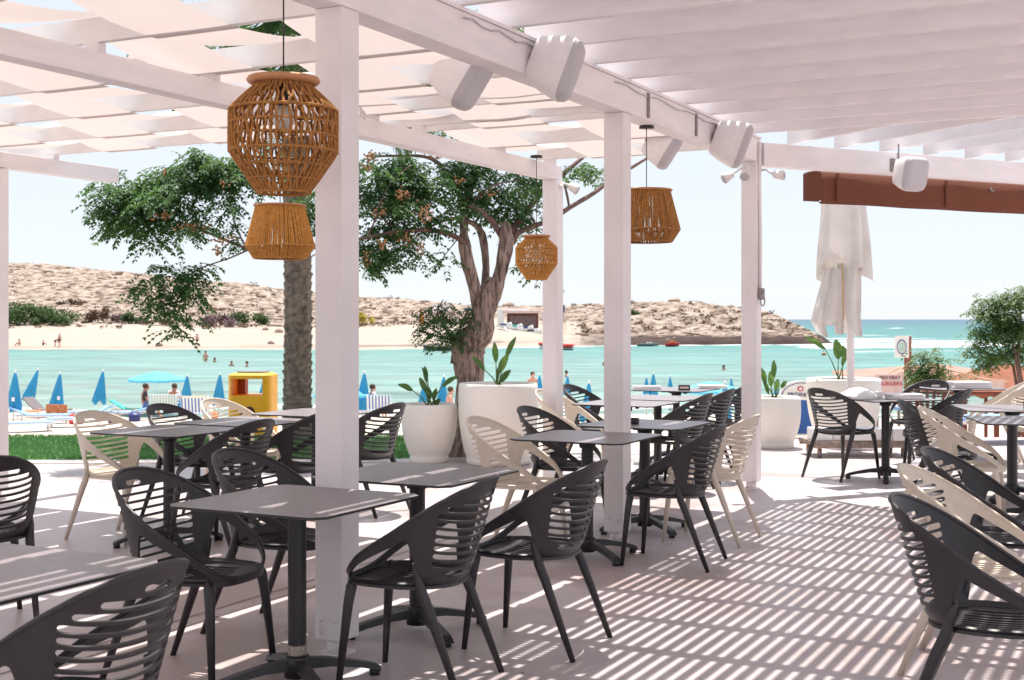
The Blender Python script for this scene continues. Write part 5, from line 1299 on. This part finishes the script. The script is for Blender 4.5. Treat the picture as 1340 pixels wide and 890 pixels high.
POSE = {'stand': {}, 'walk': dict(knL=(.1, .18, .5), anL=(.1, .20, .08), toL=(.1, .34, .04), knR=(-.1, -.05, .48), anR=(-.1, -.30, .12), toR=(-.1, -.2, .03), elR=(-.3, .1, 1.2), haR=(-.35, .2, 1.45), haL=(.3, -.2, .95)),
        'bend': dict(chest=(0, .28, 1.12), neck=(0, .42, 1.22), head=(0, .54, 1.26), shL=(.18, .36, 1.16), shR=(-.18, .36, 1.16), elL=(.2, .42, .88), elR=(-.2, .42, .88), haL=(.18, .48, .62), haR=(-.18, .48, .62), pelvis=(0, -.05, .9)),
        'sit': dict(pelvis=(0, 0, .47), chest=(0, -.03, .80), neck=(0, .0, .99), head=(0, .03, 1.13), shL=(.19, -.02, .94), shR=(-.19, -.02, .94), elL=(.25, .05, .68), elR=(-.25, .05, .68), haL=(.18, .28, .62), haR=(-.18, .28, .62),
                    hiL=(.10, .04, .46), hiR=(-.10, .04, .46), knL=(.13, .46, .48), knR=(-.13, .46, .48), anL=(.13, .48, .07), anR=(-.13, .48, .07), toL=(.13, .62, .03), toR=(-.13, .62, .03)),
        'ground': dict(pelvis=(0, 0, .13), chest=(0, .02, .46), neck=(0, .06, .64), head=(0, .10, .78), shL=(.18, .04, .60), shR=(-.18, .04, .60), elL=(.24, .18, .38), elR=(-.24, .18, .38), haL=(.15, .34, .36), haR=(-.15, .34, .36),
                       hiL=(.10, .04, .13), hiR=(-.10, .04, .13), knL=(.14, .40, .42), knR=(-.14, .40, .42), anL=(.12, .62, .06), anR=(-.12, .62, .06), toL=(.12, .76, .03), toR=(-.12, .76, .03))}
def skinmesh(pts, edges, rads, name, m, parent, sub=2):
    me = bpy.data.meshes.new('sk'); me.from_pydata(pts, edges, []); o = bpy.data.objects.new('sk', me); COL.objects.link(o)
    md = o.modifiers.new('skin', 'SKIN'); md.use_smooth_shade = True
    for i, r in enumerate(rads): me.skin_vertices[0].data[i].radius = (r, r)
    me.skin_vertices[0].data[0].use_root = True
    s = o.modifiers.new('sub', 'SUBSURF'); s.levels = sub; s.render_levels = sub
    return bake(o, name, m, parent)
def person(px, Y, zbase, pose, rz, lab, skin, shorts=None, shirt=None, hair='hair', sc=1.0, grp=None):
    x = (px-670)/F*Y; root = empty('person', (x, Y, zbase), R(rz), lab, 'person', grp); J = dict(BASE); J.update(POSE[pose])
    P = [Vector(J[k]) for k in SK]; skinmesh([tuple(p) for p in P], ED, RAD, 'body', M[skin], root, 2)
    h = P[3]; MB().ball(h+Vector((0, -.018, .035)), .108, 14, 10, (.95, 1.05, 1.0)).build('hair', M[hair], root)
    fc = MB(); fc.ball(h+Vector((0, .055, -.02)), .072, 12, 9, (1, .85, 1.25)); fc.ball(h+Vector((0, .125, -.015)), .014, 6, 5, (1, 1.2, 1.6)); fc.build('face', M[skin], root)
    if shorts:
        mL = P[10].lerp(P[11], .45); mR = P[14].lerp(P[15], .45)
        skinmesh([tuple(P[0]), tuple(P[10]), tuple(mL), tuple(P[14]), tuple(mR)], [(0, 1), (1, 2), (0, 3), (3, 4)], [.148, .10, .088, .10, .088], 'shorts', M[shorts], root, 2)
    if shirt:
        eL = P[4].lerp(P[5], .7); eR = P[7].lerp(P[8], .7)
        skinmesh([tuple(P[0].lerp(P[1], .1)), tuple(P[1]), tuple(P[4]), tuple(eL), tuple(P[7]), tuple(eR)], [(0, 1), (1, 2), (2, 3), (1, 4), (4, 5)], [.155, .172, .078, .062, .078, .062], 'shirt', M[shirt], root, 2)
    root.scale = (sc, sc, sc); return root
def far_z(px, D): return hill_h(px, D)[0]
person(190, 47.5, beach_z(-13.5, 47.5)+.02, 'sit', -70, 'tanned woman in black swimsuit sitting under the open pale parasol', 'skin', 'swim_blue', 'swim_black')
person(228, 48.5, beach_z(-12.6, 48.5)+.02, 'sit', -20, 'person in white shirt sitting at the right under the open pale parasol', 'skin', 'swim_blue', 'shirt_white')
person(487, 46.5, beach_z(-5, 46.5)+.02, 'sit', -60, 'person in white top seated by the striped chair near the front post', 'skin_pale', 'swim_blue', 'shirt_white')
person(589, 46, beach_z(-2.2, 46)-.05, 'sit', -80, 'sunburnt person seated beyond the small planter', 'skin_pale', 'swim_blue')
person(697, 52, beach_z(.8, 52)+.1, 'stand', 200, 'bare chested bather standing beyond the large planter', 'skin_pale', 'swim_black', sc=.92)
for (px, D, pose, rz, lab, sk, sh, sc) in [(26, 172, 'ground', 90, 'bather sitting on the far sand, leftmost group', 'skin_pale', None, 1.0), (56, 172, 'ground', -60, 'small child crouching on the far sand left of the standing bather', 'skin', 'swim_black', .75), (72, 171, 'bend', -90, 'child bending over at the far waterline', 'skin', 'swim_black', .8),
                                           (78, 170.5, 'stand', 160, 'bather standing on the far waterline beside the bending child', 'skin_pale', 'swim_black', 1.0), (258, 170, 'walk', 60, 'bather in dark shorts walking along the far beach', 'skin_pale', 'swim_black', 1.0)]:
    person(px, D, max(far_z(px, D), SEA), pose, rz, lab, sk, sh, sc=sc, grp='people on the far beach')
for (px, D, dz, lab, sk) in [(269, 120, -.75, 'bather waist deep in the bay, nearest to walker', 'skin_pale'), (281, 118, -1.32, 'swimmer head right beside the wading bather', 'skin'), (303, 108, -1.3, 'swimmer head above the yellow bin, left one', 'skin'), (323, 106, -1.25, 'swimmer head above the yellow bin, right one', 'skin'), (741, 88, -1.3, 'swimmer head between the thin post and middle post', 'skin'), (947, 100, -1.35, 'lone swimmer in the bay left of the far post', 'skin')]:
    person(px, D, SEA+dz, 'stand', random.uniform(0, 360), lab, sk, grp='bathers in the bay')

# ------------------------------------------------------------------ far shore: bushes, huts, boats
def bush(px, py, D, w_, h_, m, lab, cnt=1100, ll=.5, nm='bush'):
    x = (px-670)/F*D; g_ = far_z(px, D); root_mb = MB()
    cl = [(random.uniform(-1, 1), random.uniform(-.5, .5), random.uniform(.25, .8)) for _ in range(10)]
    for _ in range(cnt):
        c = random.choice(cl); k = math.sqrt(max(0, 1-c[0]**2))
        p = Vector((x+(c[0]+random.gauss(0, .16))*w_/2, D+(c[1]+random.gauss(0, .2))*w_/3, g_+max(0, (c[2]*(.35+.65*k)+random.gauss(0, .16)))*h_))
        d = Vector((random.gauss(0, 1), random.gauss(0, 1), random.gauss(.4, .7)))
        leaflet(root_mb, p, d, ll, ll*.35, Vector((random.gauss(0, 1), random.gauss(0, 1), 1)))
    return tag(root_mb.build(nm, m), lab, 'bush', 'bushes on the far shore')
bush(35, 420, 208, 12, 3.0, M['bush'], 'broad green bush on the far shore beside the left post', 3400, .45)
bush(5, 420, 212, 8, 3.2, M['bush'], 'green bush behind the left post on the far shore', 900)
bush(66, 424, 206, 5, 1.6, M['bush'], 'low tail of green scrub right of the broad bush', 700)
bush(132, 420, 212, 4.2, 2.4, M['bush_brown'], 'brown dry bush on the far shore below the hanging foliage', 1100, .4)
bush(173, 424, 210, 3.4, 1.7, M['bush'], 'small green bush right of the brown one', 700, .4)
bush(160, 424, 213, 3.0, 1.5, M['bush_purple'], 'small purple grey bush between brown and green ones', 500, .4)
bush(285, 427, 205, 5.0, 2.0, M['bush_purple'], 'purple grey bush left of the palm on the far shore', 1200, .4)
bush(328, 424, 210, 6.0, 2.1, M['bush'], 'green bush on the far shore left of the palm trunk', 1500, .4)
bush(205, 426, 208, 5, .9, M['bush_brown'], 'low dry scrub in the middle of the far beach', 500, .35)
bush(92, 408, 245, 4, 1.2, M['bush_brown'], 'dark scrub patch halfway up the far hill', 300, .5)
bush(475, 424, 205, 3.0, 1.8, M['yellow_bush'], 'yellow flowering bush right of the front post', 500, .4)
bush(825, 400, 232, 2.5, 1.0, M['bush'], 'green scrub on the headland right of the middle post', 300, .4)
for (px, D, s) in ((380, 172, 1.3), (365, 190, .8), (355, 173, .6), (208, 171, .6), (347, 195, .6)):
    mb = MB(); x = (px-670)/F*D; z = far_z(px, D); mb.ball((x, D, z+.2*s), s*.8, 10, 7, (1, .8, .75))
    mb.v = [tuple(Vector(v)+Vector((1, 1, 1))*.18*s*noise.noise(Vector(v)*1.5)) for v in mb.v]
    tag(mb.build('boulder', M['boulder']), {380: 'large boulder on the far sand beside the palm trunk', 365: 'boulder higher up the sand left of the palm trunk', 355: 'small rock on the waterline left of the palm', 208: 'small lone rock on the far beach left of the walker', 347: 'pale rock above the waterline left of the palm'}[px], 'rock', 'loose rocks on the far beach')
for (px, s) in ((882, 1.0), (800, .8), (1000, .7), (665, 1.1)):
    D = lerp_tab(dridge, px)-3; x = (px-670)/F*D; z = far_z(px, D); mb = MB().ball((x, D, z+.2*s), s, 12, 8, (1.3, .8, .7)); mb.v = [tuple(Vector(v)+Vector((1, 1, 1))*.35*s*noise.noise(Vector(v)*.9)) for v in mb.v]
    tag(mb.build('boulder', M['boulder']), {882: 'rounded brown boulder on top of the headland', 800: 'boulder on the headland ridge beside the middle post', 1000: 'boulder on the headland ridge beside the far post', 665: 'boulder on the ridge above the boat hut'}[px], 'rock', 'ridge boulders')
rk = MB(); sc_ = MB()
for i in range(2600):
    px = random.uniform(-60, 1075); 
    if 640 < px < 745: continue
    _, Ds, Db, Dr = hill_h(px, 100, False); t = random.random()
    D = (Db+12+(Dr-Db-10)*t) if px < 640 else (Db-.5+(Dr-Db+2)*t)
    x = (px-670)/F*D; z = hill_h(px, D)[0]; q = random.uniform(.12, .40)*(1.9 if random.random() < .06 else 1)*(1 if px > 700 else 1.25)
    bm2 = [(x+q*random.uniform(.7, 1.3)*a*1.3, D+q*random.uniform(.6, 1.1)*b_, z-.12+q*random.uniform(.4, .9)*(c+1)*.45) for a in (-1, 1) for b_ in (-1, 1) for c in (-1, .6)]
    rk.add(bm2, [(0, 1, 3, 2), (4, 6, 7, 5), (0, 4, 5, 1), (2, 3, 7, 6), (0, 2, 6, 4), (1, 5, 7, 3)])
tag(rk.build('rocks', M['boulder']), 'loose pale rocks strewn over the dry hillside and headland', 'rocks', kind='stuff')
for i in range(330):
    px = random.uniform(-40, 1040)
    if 640 < px < 745: continue
    _, Ds, Db, Dr = hill_h(px, 100, False); D = Db+6+(Dr-Db-6)*random.random()**1.6; x = (px-670)/F*D; z = hill_h(px, D)[0]; q = random.uniform(.3, .9)
    for k in range(16):
        d = Vector((random.gauss(0, 1), random.gauss(0, 1), random.gauss(.5, .6))); leaflet(sc_, Vector((x+random.gauss(0, q*.6), D+random.gauss(0, q*.4), z+random.uniform(0, q*.6))), d, .42, .16, Vector((random.gauss(0, 1), random.gauss(0, 1), 1)))
tag(sc_.build('scrub', M['bush_brown']), 'low dry scrub scattered over the hillside', 'scrub', kind='stuff')
# boat hut
Dh = 205; hz = far_z(700, Dh)
def fx(px, D=Dh): return (px-670)/F*D
def fz(py, D=Dh): return CH-(py-418)/F*D
hut = empty('boat_hut', (fx(685), Dh, fz(432)), 0, 'flat roofed beach hut with dark open front behind the jet skis', 'hut')
part(MB().box((fx(684), Dh+1.5, (fz(410)+fz(434))/2), (fx(704)-fx(663), 3.0, fz(410)-fz(434))), 'wall', M['hut_wood'], hut)
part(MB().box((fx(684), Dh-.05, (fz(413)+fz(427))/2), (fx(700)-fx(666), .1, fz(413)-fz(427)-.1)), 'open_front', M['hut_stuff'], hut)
part(MB().box((fx(683), Dh+1.2, fz(408.5)), (fx(708)-fx(657), 4.4, .35)), 'roof', M['pinkboard'], hut)
part(MB().box((fx(655), Dh+.5, (fz(404)+fz(430))/2), (1.0, 2, fz(404)-fz(430))), 'annex', M['white_plain'], hut)
part(MB().box((fx(670), Dh+3, (fz(404)+fz(409))/2), (4.6, 3, fz(403)-fz(409))), 'annex', M['speaker_shell'], hut)
tent = empty('beach_bar', (fx(595), Dh+5, fz(434)), 0, 'low white beach bar with open sides behind the tree foliage', 'hut')
part(MB().box((fx(598), Dh+5, fz(412)), (fx(645)-fx(552), 5, .7)), 'roof', M['pinkboard'], tent)
part(MB().box((fx(575), Dh+5.5, fz(404)), (2.6, 3, 1.4)), 'annex', M['white_plain'], tent)
part(MB().box((fx(620), Dh+5.5, fz(404.5)), (3.4, .2, .4)), 'name_board', M['navy'], tent)
for q in (553, 575, 598, 620, 643): part(MB().box((fx(q), Dh+3, (fz(412)+fz(436))/2), (.25, .25, fz(412)-fz(436))), 'post', M['white_paint'], tent)
part(MB().box((fx(598), Dh+6, (fz(415)+fz(434))/2), (8, 1.5, fz(420)-fz(436))), 'counter', M['pinkboard'], tent)
fl_ = empty('feather_flag', (fx(550), Dh-1, fz(434)), 0, 'orange feather flag left of the beach bar', 'flag')
part(MB().tube([(fx(548), Dh-1, fz(436)), (fx(549), Dh-1, fz(404))], .08, 6), 'pole', M['white_paint'], fl_)
part(MB().prism([(0, 0), (.7, .2), (.85, 1.2), (.6, 2.6), (.1, 3.1), (0, 3.0)], (fx(549), Dh-1, fz(430)), (1, 0, 0), (0, 0, 1), .05), 'banner', M['orange_towel'], fl_)
sg2 = empty('blue_marker', (fx(736), 230, far_z(736, 230)), 0, 'small blue box marker on a pole on the headland ridge', 'marker')
part(MB().box((fx(737, 230), 230, fz(404, 230)), (.55, .3, 1.3)).tube([(fx(737, 230), 230, fz(420, 230)), (fx(737, 230), 230, fz(408, 230))], .06, 6), 'box', M['navy'], sg2)
# concrete quay and slipway
tag(MB().box((fx(735, 196), 197, fz(450, 196)), (fx(800, 196)-fx(670, 196), 4, 1.4), R(1)).build('quay', M['bracket']), kind='structure')
def hull(mb, L, W, H_, bow=.45, n=14):
    vs = []
    for i in range(n+1):
        t = i/n; w_ = W/2*(min(1, (1-t)/bow)**.55 if t > 1-bow else 1); rise = .35*H_*max(0, t-.6)**1.5*3
        for a, b in ((-1, H_), (-.85, H_*.35), (0, 0), (.85, H_*.35), (1, H_)): vs.append((L*(t-.5), a*w_, b+rise if b == H_ else b+rise*.9))
    mb.add(vs, [(i*5+j, i*5+j+1, (i+1)*5+j+1, (i+1)*5+j) for i in range(n) for j in range(4)]+[(0, 1, 2, 3, 4)]+[(i*5, (i+1)*5, (i+1)*5+4, i*5+4) for i in range(n)], False)
def jetski(px, py, D, rz, lab, col):
    g_ = far_z(px, D); z = fz(py, D); root = empty('jet_ski', (fx(px, D), D, z), R(rz), lab, 'jet ski', 'jet skis drawn up by the hut')
    mb = MB(); hull(mb, 3.0, 1.1, .45); mb.build('hull', M['white_plain'], root)
    MB().box((-.3, 0, .62), (1.3, .4, .3), bev=.08).build('seat', M[col], root)
    MB().box((.6, 0, .70), (.7, .6, .45), 0, Matrix.Rotation(R(-20), 3, 'Y'), bev=.1).build('cowl', M['white_plain'], root)
    MB().tube([(.45, -.4, .98), (.45, .4, .98)], .035, 6).tube([(.5, 0, .7), (.45, 0, .98)], .05, 6).build('handlebar', M['rubber'], root)
for k, (px, py, D, rz, lab, col) in enumerate([(662, 430, 200, -30, 'white jet ski leftmost in front of the hut', 'navy'), (676, 432, 199, -35, 'white jet ski second from the left by the hut', 'teal'), (690, 434, 198, -30, 'white jet ski third in the row by the hut', 'navy'), (698, 438, 197, -28, 'white jet ski rightmost, just left of the thin post', 'rubber'), (655, 437, 197, -32, 'jet ski low down beside the tree trunk', 'rubber')]):
    jetski(px, py, D, rz, lab, col)
for k in range(4):
    a = Vector((fx(650+16*k, 198), 199, fz(440, 198))); b = Vector((fx(678+16*k, 190), 188, fz(456, 190)))
    tag(MB().tube([a, b], .18, 6).tube([a+Vector((1.2, 0, 0)), b+Vector((1.2, 0, 0))], .18, 6).build('launch_ramp', M['white_paint']), ['launching ramp nearest the tree trunk', 'second launching ramp from the tree trunk', 'third launching ramp from the tree trunk', 'launching ramp against the thin post'][k], 'ramp', 'pale launching ramps into the water')
bt = empty('inflatable_boat', (fx(728, 165), 165, SEA), R(170), 'red and white inflatable boat moored right of the thin post', 'boat')
mb = MB(); hull(mb, 4.4, 1.9, .55); mb.build('hull', M['white_plain'], bt)
for s in (-1, 1): MB().tube([(-2.2, s*.85, .5), (.6, s*.9, .55), (1.6, s*.55, .68), (2.15, 0, .78)], [.24, .26, .24, .2], 10).build('tube', M['red'], bt)
MB().box((-.2, 0, .95), (.6, .5, .8), bev=.08).build('console', M['white_plain'], bt)
bt2 = empty('motor_dinghy', (fx(572, 158), 160, SEA), R(185), 'dark inflatable dinghy moored left of the tree trunk', 'boat')
mb = MB(); hull(mb, 3.6, 1.6, .4); mb.build('hull', M['bracket'], bt2)
for s in (-1, 1): MB().tube([(-1.8, s*.7, .4), (.6, s*.75, .42), (1.3, s*.45, .5), (1.75, 0, .6)], [.22, .22, .2, .16], 10).build('tube', M['rubber'], bt2)
MB().box((-1.9, 0, .85), (.35, .35, .7), bev=.06).build('outboard', M['rubber'], bt2)
bt3 = empty('pedal_boat', (fx(880, 185), 185, SEA), R(10), 'small red float boat on the water below the headland', 'boat')
mb = MB(); hull(mb, 2.0, 1.2, .5); mb.build('hull', M['red'], bt3); MB().box((0, 0, .65), (.8, .7, .35), bev=.06).build('seat', M['orange_towel'], bt3)
bt4 = empty('rowing_boat', (fx(848, 188), 188, SEA), R(5), 'small dark boat low in the water left of the red float boat', 'boat')
mb = MB(); hull(mb, 3.2, 1.2, .4); mb.build('hull', M['bracket'], bt4); MB().box((.2, 0, .48), (.8, 1.0, .12)).build('seat', M['white_plain'], bt4)
for (px, D, lab) in ((792, 110, 'orange buoy just left of the middle post'), (1078, 140, 'yellow buoy below the arching leaf plant')):
    tag(MB().ball(((px-670)/F*D, D, SEA+.1), .25, 10, 7).tube([((px-670)/F*D, D, SEA+.3), ((px-670)/F*D, D, SEA+.55)], .04, 6).build('buoy', M['berry']), lab, 'buoy', 'small buoys in the bay')
print('objects', len(bpy.data.objects))
